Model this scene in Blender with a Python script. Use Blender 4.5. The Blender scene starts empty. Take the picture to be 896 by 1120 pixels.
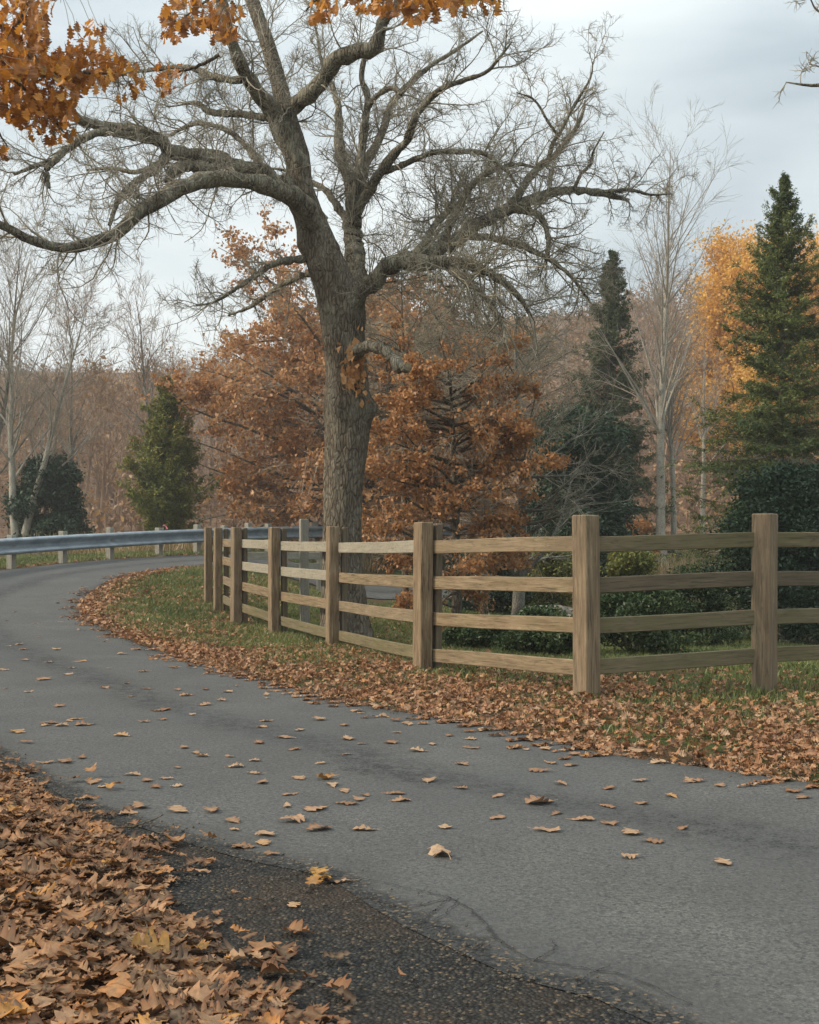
from mathutils import Vector
import bpy, math, numpy as np
from math import radians as R_
rng = np.random.default_rng(11)
F, CH, HY = 1300.0, 1.25, 600.0
scene = bpy.context.scene
col = scene.collection

# ------------------------------------------------------------------ basics
def tag(o, label=None, cat=None, group=None, kind=None):
    if label: o['label'] = label
    if cat: o['category'] = cat
    if group: o['group'] = group
    if kind: o['kind'] = kind
    return o
def empty(name, loc=(0, 0, 0), rz=0):
    o = bpy.data.objects.new(name, None); col.objects.link(o)
    o.location = loc; o.rotation_euler = (0, 0, rz); o.empty_display_size = .2
    return o
def mk(name, V, faces, mats, parent=None, attrs=None, smooth=True, uv=None, origin=None):
    """faces: list of int arrays (n,k). mats: material or list of (material, n_faces)"""
    V = np.asarray(V, dtype=np.float32).reshape(-1, 3)
    if origin is not None: V = V - np.asarray(origin, dtype=np.float32)
    if not isinstance(faces, list): faces = [faces]
    faces = [np.asarray(f, dtype=np.int32) for f in faces if len(f)]
    loops = np.concatenate([f.ravel() for f in faces])
    tot = np.concatenate([np.full(len(f), f.shape[1], dtype=np.int32) for f in faces])
    st = np.concatenate([[0], np.cumsum(tot)[:-1]]).astype(np.int32)
    me = bpy.data.meshes.new(name)
    me.vertices.add(len(V)); me.vertices.foreach_set('co', V.ravel())
    me.loops.add(len(loops)); me.loops.foreach_set('vertex_index', loops)
    me.polygons.add(len(tot)); me.polygons.foreach_set('loop_start', st)
    me.polygons.foreach_set('use_smooth', np.full(len(tot), smooth))
    me.update(calc_edges=True)
    if attrs:
        for k, a in attrs.items():
            at = me.attributes.new(k, 'FLOAT', 'POINT'); at.data.foreach_set('value', np.asarray(a, dtype=np.float32).ravel())
    if uv is not None:
        l = me.uv_layers.new(name='UVMap'); l.data.foreach_set('uv', np.asarray(uv, dtype=np.float32)[loops].ravel())
    me.materials.append(mats)
    o = bpy.data.objects.new(name, me); col.objects.link(o)
    if origin is not None and parent is None: o.location = origin
    if parent: o.parent = parent
    return o

# ------------------------------------------------------------------ terrain height
def sst(x, a, b):
    t = np.clip((np.asarray(x, dtype=float) - a) / (b - a), 0, 1); return t * t * (3 - 2 * t)
LY = np.array([-50, 14, 17, 20, 22, 24, 26, 30, 34, 40, 60, 900.]); LZ = np.array([0, 0, .04, .1, .24, .46, .66, .93, 1.08, 1.15, 1.2, 1.2])
RY = np.array([-50, 12, 15, 19, 25, 30, 36, 44, 60, 900.]); RZ = np.array([0, 0, -.12, -.32, -.35, -.2, .3, 1.05, 1.3, 1.3])
def cub(y, ys, zs):
    return (np.interp(y - .7, ys, zs) + np.interp(y, ys, zs) * 2 + np.interp(y + .7, ys, zs)) / 4
def H(x, y):
    x = np.asarray(x, dtype=float); y = np.asarray(y, dtype=float)
    wl = sst(-x, .5, 5.0)
    wr = .45 + .55 * sst(x, 0, 3)
    z = wl * cub(y, LY, LZ) + (1 - wl) * (cub(y, RY, RZ) * np.where(y < 33, wr, 1.0))
    A = 13 + 13 * sst(x, -25, 30)
    z = z + A * sst(y, 52, 165) + A * .25 * sst(np.abs(x), 60, 200) * sst(y, 40, 120)
    z = z + 30 * sst(y, 150, 300)
    return z
def W(px, py, d): return np.array([(px - 448) * d / F, d, CH + (HY - py) * d / F])
def G(px, py):
    d = np.arange(2.5, 90, .01); x = (px - 448) * d / F; z = CH + (HY - py) * d / F
    i = np.argmax(z < H(x, d)); return np.array([x[i], d[i]])
def fld(x, y, s=1.0, seed=0):
    a = np.zeros_like(np.asarray(x, dtype=float)); r = np.random.default_rng(seed + 77)
    for k in range(7):
        th, ph, fr = r.uniform(0, 6.28), r.uniform(0, 6.28), s * (1 + .55 * k)
        a = a + np.sin((x * np.cos(th) + y * np.sin(th)) * fr + ph + 1.3 * np.sin((x * np.sin(th) - y * np.cos(th)) * fr * .6 + ph)) / (1 + .35 * k)
    return a / 3.2
def pip(x, y, poly):
    ins = np.zeros(len(x), bool); n = len(poly)
    for i in range(n):
        x1, y1 = poly[i]; x2, y2 = poly[(i + 1) % n]
        if y1 == y2: continue
        c = ((y1 > y) != (y2 > y)) & (x < (x2 - x1) * (y - y1) / (y2 - y1) + x1); ins ^= c
    return ins
def pdist(x, y, pl):
    best = np.full(len(x), 1e9)
    for (x1, y1), (x2, y2) in zip(pl[:-1], pl[1:]):
        dx, dy = x2 - x1, y2 - y1; t = np.clip(((x - x1) * dx + (y - y1) * dy) / (dx * dx + dy * dy + 1e-9), 0, 1)
        best = np.minimum(best, np.hypot(x - x1 - t * dx, y - y1 - t * dy))
    return best
def spline(pts, n):
    P = np.asarray(pts, dtype=float); Q = np.vstack([2 * P[0] - P[1], P, 2 * P[-1] - P[-2]])
    out = []
    for i in range(1, len(Q) - 2):
        t = np.linspace(0, 1, 12, endpoint=False)[:, None]
        a, b, c, d = Q[i - 1], Q[i], Q[i + 1], Q[i + 2]
        out.append(.5 * (2 * b + (c - a) * t + (2 * a - 5 * b + 4 * c - d) * t ** 2 + (3 * b - a - 3 * c + d) * t ** 3))
    out = np.vstack(out + [P[-1:]])
    s = np.concatenate([[0], np.cumsum(np.linalg.norm(np.diff(out[:, :3 if out.shape[1] > 2 else 2], axis=0), axis=1))])
    ss = np.linspace(0, s[-1], n)
    return np.stack([np.interp(ss, s, out[:, k]) for k in range(out.shape[1])], 1)

# ------------------------------------------------------------------ materials
class NT:
    def __init__(s, name):
        s.m = bpy.data.materials.new(name); s.m.use_nodes = True; s.t = s.m.node_tree; s.t.nodes.clear()
    def n(s, ty, ins=None, **kw):
        nd = s.t.nodes.new(ty)
        for k, v in kw.items(): setattr(nd, k, v)
        for k, v in (ins or {}).items():
            if isinstance(v, bpy.types.NodeSocket): s.t.links.new(v, nd.inputs[k])
            else: nd.inputs[k].default_value = v
        return nd
    def co(s, scale=(1, 1, 1), kind='Object', rot=(0, 0, 0)):
        tc = s.n('ShaderNodeTexCoord')
        return s.n('ShaderNodeMapping', {'Vector': tc.outputs[kind], 'Scale': scale, 'Rotation': rot}).outputs[0]
    def noise(s, vec, sc, det=4, rough=.6, dist=0):
        return s.n('ShaderNodeTexNoise', {'Vector': vec, 'Scale': sc, 'Detail': det, 'Roughness': rough, 'Distortion': dist}).outputs[0]
    def vor(s, vec, sc, feat='F1', out=0, rnd=1):
        nd = s.n('ShaderNodeTexVoronoi', {'Vector': vec, 'Scale': sc, 'Randomness': rnd}, feature=feat); return nd.outputs[out]
    def ramp(s, fac, stops):
        nd = s.n('ShaderNodeValToRGB', {'Fac': fac}); e = nd.color_ramp.elements
        while len(e) < len(stops): e.new(.5)
        for i, (p, c) in enumerate(stops):
            e[i].position = p; e[i].color = (c, c, c, 1) if isinstance(c, (int, float)) else (*c, 1)
        return nd.outputs[0]
    def mix(s, f, a, b, bt='MIX'):
        nd = s.n('ShaderNodeMix', data_type='RGBA', blend_type=bt)
        for k, v in ((0, f), (6, a), (7, b)):
            if isinstance(v, bpy.types.NodeSocket): s.t.links.new(v, nd.inputs[k])
            else: nd.inputs[k].default_value = v if k == 0 else ((v, v, v, 1) if isinstance(v, (int, float)) else (*v, 1))
        return nd.outputs[2]
    def math(s, op, a, b=0., c=0.):
        nd = s.n('ShaderNodeMath', operation=op)
        for i, v in enumerate((a, b, c)):
            if isinstance(v, bpy.types.NodeSocket): s.t.links.new(v, nd.inputs[i])
            else: nd.inputs[i].default_value = v
        return nd.outputs[0]
    def attr(s, name): return s.n('ShaderNodeAttribute', attribute_name=name).outputs['Fac']
    def uvn(s): return s.n('ShaderNodeUVMap').outputs[0]
    def bump(s, h, st=.5, dist=.02, nrm=None):
        ins = {'Height': h, 'Strength': st, 'Distance': dist}
        if nrm is not None: ins['Normal'] = nrm
        return s.n('ShaderNodeBump', ins).outputs[0]
    def out(s, colr, rough=.8, bump=None, metal=0, spec=.5, **kw):
        ins = {'Base Color': colr if isinstance(colr, bpy.types.NodeSocket) else (*colr, 1), 'Roughness': rough, 'Metallic': metal, 'Specular IOR Level': spec}
        if bump is not None: ins['Normal'] = bump
        p = s.n('ShaderNodeBsdfPrincipled', ins)
        s.n('ShaderNodeOutputMaterial', {'Surface': p.outputs[0]}); return s.m
    def leafout(s, colr, trans=.3, bump=None, gloss=.05):
        d = {'Color': colr}; g = {'Color': (1, 1, 1, 1), 'Roughness': .5}
        if bump is not None: d['Normal'] = bump; g['Normal'] = bump
        a = s.n('ShaderNodeBsdfDiffuse', d); b = s.n('ShaderNodeBsdfTranslucent', {'Color': colr})
        m = s.n('ShaderNodeMixShader', {0: trans, 1: a.outputs[0], 2: b.outputs[0]})
        if gloss:
            c = s.n('ShaderNodeBsdfGlossy', g); m = s.n('ShaderNodeMixShader', {0: gloss, 1: m.outputs[0], 2: c.outputs[0]})
        s.n('ShaderNodeOutputMaterial', {'Surface': m.outputs[0]}); return s.m

def leafmat(name, stops, trans=.3, big=.35, sc=.6, gloss=.03):
    t = NT(name); v = t.attr('var'); n = t.noise(t.co(), sc, 2)
    f = t.math('ADD', t.math('MULTIPLY', v, 1 - big), t.math('MULTIPLY', t.ramp(n, [(.3, 0.), (.7, 1.)]), big))
    return t.leafout(t.ramp(f, stops), trans, gloss=gloss)
def groundleafmat(name, stops):
    t = NT(name); v = t.attr('var'); n = t.noise(t.co(), 38, 4, .7)
    c = t.ramp(v, stops)
    vein = t.attr('rib')
    c = t.mix(t.ramp(n, [(.42, 0.), (.7, .6)]), c, (.06, .032, .016), 'MIX')
    c = t.mix(t.math('MULTIPLY', vein, .35), c, (.42, .30, .18))
    b = t.bump(n, .5, .004)
    return t.leafout(c, .18, bump=b, gloss=.025)
def barkmat(name, a, b, lich, lamt=.5, sc=1.0, zs=.25, bst=.9):
    t = NT(name); v = t.co((sc, sc, sc * zs)); vv = t.co((sc, sc, sc * .6))
    n1 = t.noise(v, 28, 6, .7, .6); n2 = t.noise(vv, 5, 5, .7); n3 = t.noise(vv, 60, 3, .6)
    fis = t.ramp(t.vor(v, 22, 'DISTANCE_TO_EDGE'), [(0, 0.), (.18, 1.)])
    c = t.mix(t.ramp(n1, [(.3, 0.), (.7, 1.)]), a, b)
    c = t.mix(t.math('MULTIPLY', t.math('SUBTRACT', 1.0, fis), .55), c, tuple(x * .3 for x in a))
    c = t.mix(t.math('MULTIPLY', t.ramp(t.math('ADD', t.math('MULTIPLY', n2, .75), t.math('MULTIPLY', n3, .25)), [(.5 - .1 * lamt, 0.), (.58, 1.)]), lamt), c, lich)
    h = t.math('ADD', t.math('MULTIPLY', fis, .7), n1)
    return t.out(c, .95, t.bump(h, bst, .05), spec=.1)
def simplemat(name, a, b, sc=12, rough=.9, st=.4, det=5, dist=.02):
    t = NT(name); n = t.noise(t.co(), sc, det)
    return t.out(t.mix(t.ramp(n, [(.3, 0.), (.7, 1.)]), a, b), rough, t.bump(n, st, dist), spec=.2)

M = {}
M['oakbark'] = barkmat('oak_bark', (.10, .078, .056), (.24, .19, .135), (.34, .31, .235), .42, bst=.9)
M['limbbark'] = barkmat('lichened_limb_bark', (.10, .082, .06), (.23, .19, .135), (.38, .35, .26), .8)
M['twig'] = simplemat('grey_twig', (.18, .155, .12), (.42, .38, .30), 6)
M['twigdark'] = simplemat('dark_lichen_twig', (.14, .12, .085), (.38, .34, .25), 5)
M['palebark'] = barkmat('pale_bark', (.25, .215, .17), (.42, .38, .31), (.46, .44, .36), .5, zs=.8, bst=.3)
M['greybark'] = barkmat('grey_bark', (.12, .108, .09), (.22, .2, .17), (.33, .33, .27), .6, zs=.7, bst=.5)
M['paletwig'] = simplemat('pale_twig', (.22, .17, .13), (.40, .34, .27), 2)
M['browntwig'] = simplemat('brown_twig', (.16, .10, .06), (.34, .235, .155), .35)
M['russet'] = leafmat('russet_leaf', [(0, (.19, .082, .034)), (.3, (.36, .165, .062)), (.7, (.52, .265, .10)), (1, (.64, .40, .2))], .35, .35, .5)
M['orange'] = leafmat('orange_oak_leaf', [(0, (.11, .038, .007)), (.4, (.36, .13, .016)), (.8, (.60, .25, .03)), (1, (.56, .34, .05))], .45, .35, 2.5)
M['yellow'] = leafmat('yellow_leaf', [(0, (.40, .19, .035)), (.4, (.68, .36, .055)), (1, (.86, .55, .10))], .4, .45, .25)
M['spruce'] = leafmat('spruce_needle', [(0, (.03, .05, .016)), (.5, (.09, .125, .032)), (1, (.26, .25, .055))], .15, .45, .7)
M['farspruce'] = leafmat('far_spruce_needle', [(0, (.03, .05, .022)), (.6, (.08, .105, .042)), (1, (.18, .18, .07))], .15, .45, .5)
M['yew'] = leafmat('yew_needle', [(0, (.01, .026, .013)), (.6, (.03, .062, .028)), (1, (.065, .105, .04))], .12, .4, .9)
M['cedar'] = leafmat('cedar_spray', [(0, (.07, .09, .02)), (.5, (.17, .185, .04)), (.8, (.30, .27, .055)), (.93, (.34, .12, .035)), (1, (.42, .16, .05))], .2, .3, .6)
M['shrub'] = leafmat('shrub_leaf', [(0, (.015, .035, .01)), (.6, (.05, .085, .022)), (.9, (.11, .13, .04)), (1, (.3, .12, .04))], .25, .4, .8)
M['grass'] = leafmat('grass_blade', [(0, (.04, .065, .016)), (.5, (.12, .155, .04)), (.8, (.25, .25, .08)), (1, (.32, .25, .12))], .3, .4, .7)
M['drygrass'] = leafmat('dry_grass', [(0, (.18, .13, .06)), (1, (.48, .36, .18))], .3, .4, .7)
M['gleaf'] = groundleafmat('ground_oak_leaf', [(0, (.075, .03, .014)), (.22, (.22, .08, .03)), (.5, (.38, .155, .06)), (.78, (.46, .235, .115)), (.93, (.52, .33, .2)), (1, (.55, .22, .04))])
M['gleafdark'] = groundleafmat('old_oak_leaf', [(0, (.03, .012, .006)), (.25, (.10, .036, .013)), (.5, (.22, .085, .03)), (.75, (.36, .165, .066)), (.9, (.44, .25, .135)), (.96, (.5, .18, .03)), (1, (.5, .25, .05))])
M['roadleaf'] = groundleafmat('tan_oak_leaf', [(0, (.25, .12, .065)), (.5, (.42, .24, .14)), (.93, (.52, .34, .21)), (1, (.52, .26, .08))])
M['goldleaf'] = groundleafmat('gold_oak_leaf', [(0, (.38, .165, .03)), (1, (.52, .28, .06))])
M['farleaf'] = leafmat('far_wood_leaf', [(0, (.17, .10, .055)), (.4, (.27, .16, .085)), (.75, (.38, .225, .10)), (1, (.55, .35, .11))], .35, .6, .06)

def wood(name, a, b, dark, green=0., grey=0.):
    t = NT(name); v = t.uvn()
    m = lambda s: t.n('ShaderNodeMapping', {'Vector': v, 'Scale': s}).outputs[0]
    g = t.noise(m((.55, 9, 1)), 3.4, 6, .75, .7); g2 = t.noise(m((.6, 14, 1)), 4, 4, .7, .3); bl = t.noise(m((1.3, 2.5, 1)), 2.2, 4, .65)
    ring = t.ramp(t.noise(m((.3, 4.5, 1)), 2.4, 3, .5, 2.2), [(.47, 0.), (.5, 1.), (.53, 0.)])
    c = t.mix(t.ramp(g, [(.36, 0.), (.64, 1.)]), a, b)
    c = t.mix(t.math('MULTIPLY', t.ramp(bl, [(.35, 0.), (.7, 1.)]), .45), c, dark)
    c = t.mix(t.math('MULTIPLY', ring, .5), c, tuple(x * .45 for x in dark))
    c = t.mix(t.ramp(g2, [(.54, 0.), (.66, .85)]), c, tuple(x * .35 for x in dark))
    obn = t.noise(t.co(), 3.5, 4, .7)
    if green: c = t.mix(t.math('MULTIPLY', t.ramp(obn, [(.4, 0.), (.65, 1.)]), green), c, (.125, .12, .045))
    if grey: c = t.mix(t.math('MULTIPLY', t.ramp(t.noise(t.co(), 28, 4, .75), [(.4, 0.), (.6, 1.)]), grey), c, (.35, .335, .28))
    oi = t.n('ShaderNodeObjectInfo').outputs['Random']; c = t.mix(t.math('MULTIPLY', oi, .22), c, t.mix(.5, a, (.27, .25, .2)))
    knot = t.ramp(t.vor(m((1.4, 6, 1)), 1.5), [(.0, 1.), (.055, .0)])
    c = t.mix(t.math('MULTIPLY', knot, .7), c, tuple(x * .3 for x in dark))
    h = t.math('ADD', t.math('MULTIPLY', g, .7), t.math('MULTIPLY', g2, .5))
    return t.out(c, .86, t.bump(h, .55, .006), spec=.25)
M['post'] = wood('weathered_post_wood', (.15, .098, .056), (.37, .268, .165), (.11, .07, .04), .12)
M['rail'] = wood('rail_wood', (.18, .122, .068), (.34, .25, .15), (.14, .094, .052), .22)
M['railgreen'] = wood('mossy_shaded_rail_wood', (.14, .108, .058), (.24, .19, .11), (.10, .076, .042), .5)
M['railgrey'] = wood('lichened_rail_wood', (.27, .22, .15), (.39, .33, .235), (.2, .16, .105), .3, .65)
M['batten'] = wood('dark_batten_wood', (.10, .07, .045), (.2, .145, .095), (.065, .045, .03), .3)
M['greywood'] = wood('grey_wood', (.24, .22, .18), (.38, .35, .29), (.17, .155, .125), .2, .5)
t = NT('galvanised_steel'); n = t.noise(t.co(), 3, 5); v = t.vor(t.co(), 40)
M['steel'] = t.out(t.mix(t.ramp(n, [(.35, 0.), (.65, 1.)]), (.25, .30, .34), (.40, .45, .49)), .6, t.bump(v, .05, .002), metal=.55)
t = NT('asphalt')
ob = t.co(); uv = t.uvn(); sx = t.n('ShaderNodeSeparateXYZ', {0: uv})
U = sx.outputs[0]; Vv = sx.outputs[1]
fine = t.noise(ob, 120, 3, .8); mid = t.noise(ob, 48, 4, .75); agg = t.vor(ob, 95, out=1)
aggv = t.n('ShaderNodeSeparateColor', {0: agg}).outputs[0]
c = t.mix(t.ramp(t.noise(ob, 1.1, 5, .65), [(.3, 0.), (.7, 1.)]), (.108, .106, .098), (.170, .166, .152))
c = t.mix(t.ramp(aggv, [(.0, .8), (.4, 0.)]), c, (.04, .042, .043))
c = t.mix(t.ramp(aggv, [(.74, 0.), (1., .55)]), c, (.29, .275, .245))
c = t.mix(t.ramp(fine, [(.38, .6), (.58, 0.)]), c, (.035, .035, .034))
c = t.mix(t.ramp(mid, [(.36, .45), (.6, 0.)]), c, (.05, .05, .048))
c = t.mix(t.ramp(mid, [(.5, 0.), (.7, .4)]), c, (.2, .195, .18))
# dark tar seam at u ~ .34 and worn band, edges broken by noise
wob = t.math('MULTIPLY', t.math('SUBTRACT', t.noise(ob, 1.3, 5, .65), .5), .16)
uu = t.math('ADD', U, wob)
def band(cn, w, pw): return t.ramp(t.math('ABSOLUTE', t.math('SUBTRACT', uu, cn)), [(0, 1.), (w * .35, .8), (w, 0.)])
brk = t.ramp(t.noise(ob, 3.2, 6, .75), [(.33, .25), (.55, 1.)])
grit0 = t.ramp(t.noise(ob, 11, 6, .8), [(.42, .1), (.54, 1.)])
grit = t.ramp(t.math('ADD', t.math('MULTIPLY', aggv, .5), t.math('MULTIPLY', t.noise(ob, 28, 4, .8), .5)), [(.38, 1.), (.62, .1)])
b1 = t.math('MULTIPLY', t.math('MULTIPLY', band(.425, .10, 1), t.math('POWER', brk, .6)), t.math('MULTIPLY', grit0, t.math('POWER', grit, .3)))
b2 = t.math('MULTIPLY', t.math('MULTIPLY', band(.5, .26, 1), .55), t.ramp(t.math('ADD', t.math('MULTIPLY', t.noise(ob, 2.2, 6, .8), .7), t.math('MULTIPLY', aggv, .3)), [(.42, 0.), (.6, 1.)]))
c = t.mix(t.math('MULTIPLY', b1, .95), c, (.014, .014, .014))
c = t.mix(b2, c, (.07, .071, .071))
pat = t.math('MULTIPLY', t.ramp(t.math('ADD', t.math('MULTIPLY', t.noise(ob, .8, 6, .7), .8), t.math('MULTIPLY', aggv, .2)), [(.5, 0.), (.56, 1.)]), .4)
c = t.mix(pat, c, (.065, .066, .065))
edge = t.math('MAXIMUM', t.ramp(uu, [(.0, 1.), (.07, 0.)]), t.ramp(uu, [(.88, 0.), (1., 1.)]))
edge = t.math('MULTIPLY', edge, t.ramp(t.math('ADD', t.math('MULTIPLY', t.noise(ob, 7, 6, .8), .6), t.math('MULTIPLY', aggv, .4)), [(.35, .25), (.6, 1.)]))
c = t.mix(t.math('MULTIPLY', edge, .75), c, (.045, .042, .038))
w = t.ramp(t.noise(ob, .45, 3), [(.42, 0.), (.62, .3)])
c = t.mix(w, c, (.085, .09, .092))
gm = t.ramp(t.math('ADD', U, t.math('ADD', t.math('MULTIPLY', t.math('SUBTRACT', t.noise(ob, 4.5, 6, .75), .5), .09), t.math('MULTIPLY', t.math('SUBTRACT', aggv, .5), .022))), [(.958, 0.), (.966, 1.)])
c = t.mix(gm, c, t.ramp(aggv, [(0, (.012, .013, .013)), (.5, (.036, .038, .038)), (.88, (.06, .057, .05)), (1, (.2, .14, .085))]))
M['asphalt'] = t.out(c, .9, t.bump(t.math('ADD', mid, t.math('MULTIPLY', aggv, .8)), .8, .008), spec=.22)
t = NT('rough_gravel'); ob = t.co()
vd = t.vor(ob, 75); vc = t.n('ShaderNodeSeparateColor', {0: t.vor(ob, 75, out=1)}).outputs[1]
c = t.ramp(vc, [(0, (.012, .013, .013)), (.5, (.036, .038, .038)), (.88, (.06, .057, .05)), (1, (.2, .14, .085))])
c = t.mix(t.ramp(vd, [(.3, 0.), (.7, .85)]), c, (.01, .01, .009))
c = t.mix(t.ramp(t.noise(ob, 1.6, 5), [(.4, 0.), (.65, .6)]), c, (.055, .038, .025))
M['gravel'] = t.out(c, .9, t.bump(t.math('SUBTRACT', 1., vd), 1., .012), spec=.2)
t = NT('verge_soil'); ob = t.co()
n1 = t.noise(ob, 1.1, 5, .6); n2 = t.noise(ob, 38, 4, .7)
c = t.mix(t.ramp(n2, [(.3, 0.), (.7, 1.)]), (.035, .024, .014), (.14, .085, .045))
c = t.mix(t.ramp(n1, [(.42, 0.), (.56, .8)]), c, t.mix(t.ramp(n2, [(.35, 0.), (.65, 1.)]), (.025, .05, .014), (.09, .12, .035)))
dst = t.n('ShaderNodeSeparateXYZ', {0: ob}).outputs[1]
farm = t.n('ShaderNodeMapRange', {'Value': dst, 'From Min': 42., 'From Max': 52.}).outputs[0]
c = t.mix(farm, c, t.mix(t.ramp(t.noise(ob, 1.5, 6, .75), [(.35, 0.), (.65, 1.)]), (.10, .06, .035), (.24, .15, .095)))
M['soil'] = t.out(c, .95, t.bump(n2, .8, .03), spec=.1)
t = NT('crack_tar'); ob = t.co(); sx = t.n('ShaderNodeSeparateXYZ', {0: t.uvn()})
ac = t.math('ABSOLUTE', t.math('SUBTRACT', sx.outputs[1], .5)); nn_ = t.math('ADD', t.math('MULTIPLY', t.noise(ob, 95, 3, .8), .6), t.math('MULTIPLY', t.noise(ob, 16, 4, .7), .4))
al = t.ramp(t.math('SUBTRACT', nn_, t.math('MULTIPLY', ac, .62)), [(.34, 0.), (.40, 1.)])
pb = t.n('ShaderNodeBsdfPrincipled', {'Base Color': (.022, .022, .021, 1), 'Roughness': .95, 'Alpha': t.math('MULTIPLY', al, .85)}); t.n('ShaderNodeOutputMaterial', {'Surface': pb.outputs[0]}); M['crack'] = t.m
M['rock'] = simplemat('fieldstone', (.13, .11, .09), (.28, .25, .21), 8, .9, .6)
M['pebble'] = simplemat('dark_pebble', (.03, .028, .026), (.15, .125, .095), 60)
M['ribbon'] = simplemat('pink_ribbon', (.6, .18, .2), (.7, .25, .25), 8)
M['cut'] = simplemat('cut_wood_end', (.2, .15, .09), (.32, .25, .16), 20)

# ------------------------------------------------------------------ ground sheet
ax = np.concatenate([-np.geomspace(280, 16.5, 36), np.arange(-16, 16.01, .25), np.geomspace(16.5, 280, 36)])
ay = np.concatenate([np.linspace(-80, -2, 20), np.arange(-1.5, 52.01, .25), np.geomspace(52.6, 400, 55)])
gx, gy = np.meshgrid(ax, ay); gz = H(gx, gy)
nx, ny = len(ax), len(ay)
idx = np.arange(nx * ny).reshape(ny, nx)
Q = np.stack([idx[:-1, :-1], idx[:-1, 1:], idx[1:, 1:], idx[1:, :-1]], -1).reshape(-1, 4)
tag(mk('ground', np.stack([gx, gy, gz], -1), Q, M['soil']), kind='structure')

# ------------------------------------------------------------------ road
innerpx = [(896, 862), (800, 848), (660, 828), (560, 803), (450, 784), (360, 766), (260, 738), (200, 722), (134, 699), (97, 680), (86, 666), (93, 654), (110, 643), (134, 632), (180, 624), (223, 620)]
inner = [G(*p) for p in innerpx]
INN = spline([(6.6, 3.0), (4.1, 4.9)] + [tuple(p) for p in inner] + [(-3.6, 29.6), (-1.5, 30.3), (2, 31), (9, 32), (18, 34)], 240)
OUT = spline([(3.4, -.6), (1.5, 1.7), (.62, 3.08), (.22, 3.5), (-.1, 4.0), (-.28, 4.4), (-.72, 4.75), (-1.5, 5.6), (-2.36, 6.86), (-3.6, 8.8), (-5.3, 11.6), (-7.6, 15.5), (-9.6, 19.5), (-10.4, 22.5), (-10.3, 25), (-9.2, 27.6), (-7.9, 30.2), (-5.9, 33.4), (-3, 35.2), (2, 35.6), (9, 36.4), (18, 38)], 240)
NU = 17
OUT[:80] += rng.normal(0, .006, (80, 2))
OUT[:60] += np.stack([fld(OUT[:60, 0], OUT[:60, 1], 9, 21), fld(OUT[:60, 0], OUT[:60, 1], 11, 22)], 1) * .02
us = np.linspace(0, 1, NU)
RP = INN[:, None, :] * (1 - us[None, :, None]) + OUT[:, None, :] * us[None, :, None]
rz = H(RP[..., 0], RP[..., 1]) + .022
rv = np.concatenate([RP, rz[..., None]], -1)
idx = np.arange(240 * NU).reshape(240, NU)
Q = np.stack([idx[:-1, :-1], idx[:-1, 1:], idx[1:, 1:], idx[1:, :-1]], -1).reshape(-1, 4)
alen = np.concatenate([[0], np.cumsum(np.linalg.norm(np.diff(RP.mean(1), axis=0), axis=1))])
ruv = np.stack([np.broadcast_to(us[None], (240, NU)), np.broadcast_to(alen[:, None], (240, NU))], -1).reshape(-1, 2)
road = tag(mk('road', rv, Q[:, ::-1], M['asphalt'], uv=ruv), kind='structure')
ROADPOLY = np.vstack([INN, OUT[::-1]])
def roadz(x, y): return H(x, y) + .024
# skirt of asphalt edge + gravel shoulder on the near left
shp = spline([(3.6, -1.5), (1.0, .8), (-.1, 1.6), (-1.2, 2.6), (-2.2, 4.2), (-3.3, 6.4), (-4.8, 8.9), (-6.6, 11.8), (-8.9, 15.6)], 90)
sho = spline([(3.4, -.5), (1.56, 1.79), (.72, 3.14), (.32, 3.56), (0, 4.09), (-.2, 4.5), (-.66, 4.86), (-1.46, 5.66), (-2.3, 6.9), (-3.5, 8.85), (-5.2, 11.65), (-7.5, 15.55)], 90)
us2 = np.linspace(0, 1, 9)
SP = shp[:, None] * (1 - us2[None, :, None]) + sho[:, None] * us2[None, :, None]
sv = np.concatenate([SP, (H(SP[..., 0], SP[..., 1]) + .019 + .004 * fld(SP[..., 0], SP[..., 1], 8))[..., None]], -1)
idx = np.arange(90 * 9).reshape(90, 9)
Q = np.stack([idx[:-1, :-1], idx[:-1, 1:], idx[1:, 1:], idx[1:, :-1]], -1).reshape(-1, 4)
tag(mk('gravel_shoulder', sv, Q, M['gravel']), kind='structure')
# small loose stones on shoulder and along the broken asphalt edge
def stones(n, poly_pts, spread, smin, smax, zoff):
    pl = np.asarray(poly_pts); k = rng.integers(0, len(pl) - 1, n); t_ = rng.random(n)[:, None]
    p = pl[k] * (1 - t_) + pl[k + 1] * t_ + rng.normal(0, spread, (n, 2))
    return p
base = np.array([[1, 0, 0], [-1, 0, 0], [0, 1, 0], [0, -1, 0], [0, 0, .7], [0, 0, -.7]], float)
of = np.array([[0, 2, 4], [2, 1, 4], [1, 3, 4], [3, 0, 4], [2, 0, 5], [1, 2, 5], [3, 1, 5], [0, 3, 5]])
n = 9000
k = rng.integers(5, 60, n); t_ = rng.random(n)[:, None]; uu_ = rng.random(n)[:, None] ** .8
p = shp[k] * (1 - uu_) + sho[k] * uu_ + rng.normal(0, .05, (n, 2))
kk = rng.integers(0, 150, 3500); p2 = INN[kk] + rng.normal(0, .06, (3500, 2)); k3 = rng.integers(4, 70, 500); p3 = OUT[k3] + rng.normal(0, .035, (500, 2))
p = np.vstack([p, p2, p3]); p = p[(p[:, 1] > 2.5)]; n = len(p)
s = rng.uniform(.003, .009, n)[:, None, None]
vb = base[None] * rng.uniform(.6, 1.3, (n, 6, 3)) * s
z = H(p[:, 0], p[:, 1]) + .03
vb = vb + np.concatenate([p, z[:, None]], 1)[:, None]
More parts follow.
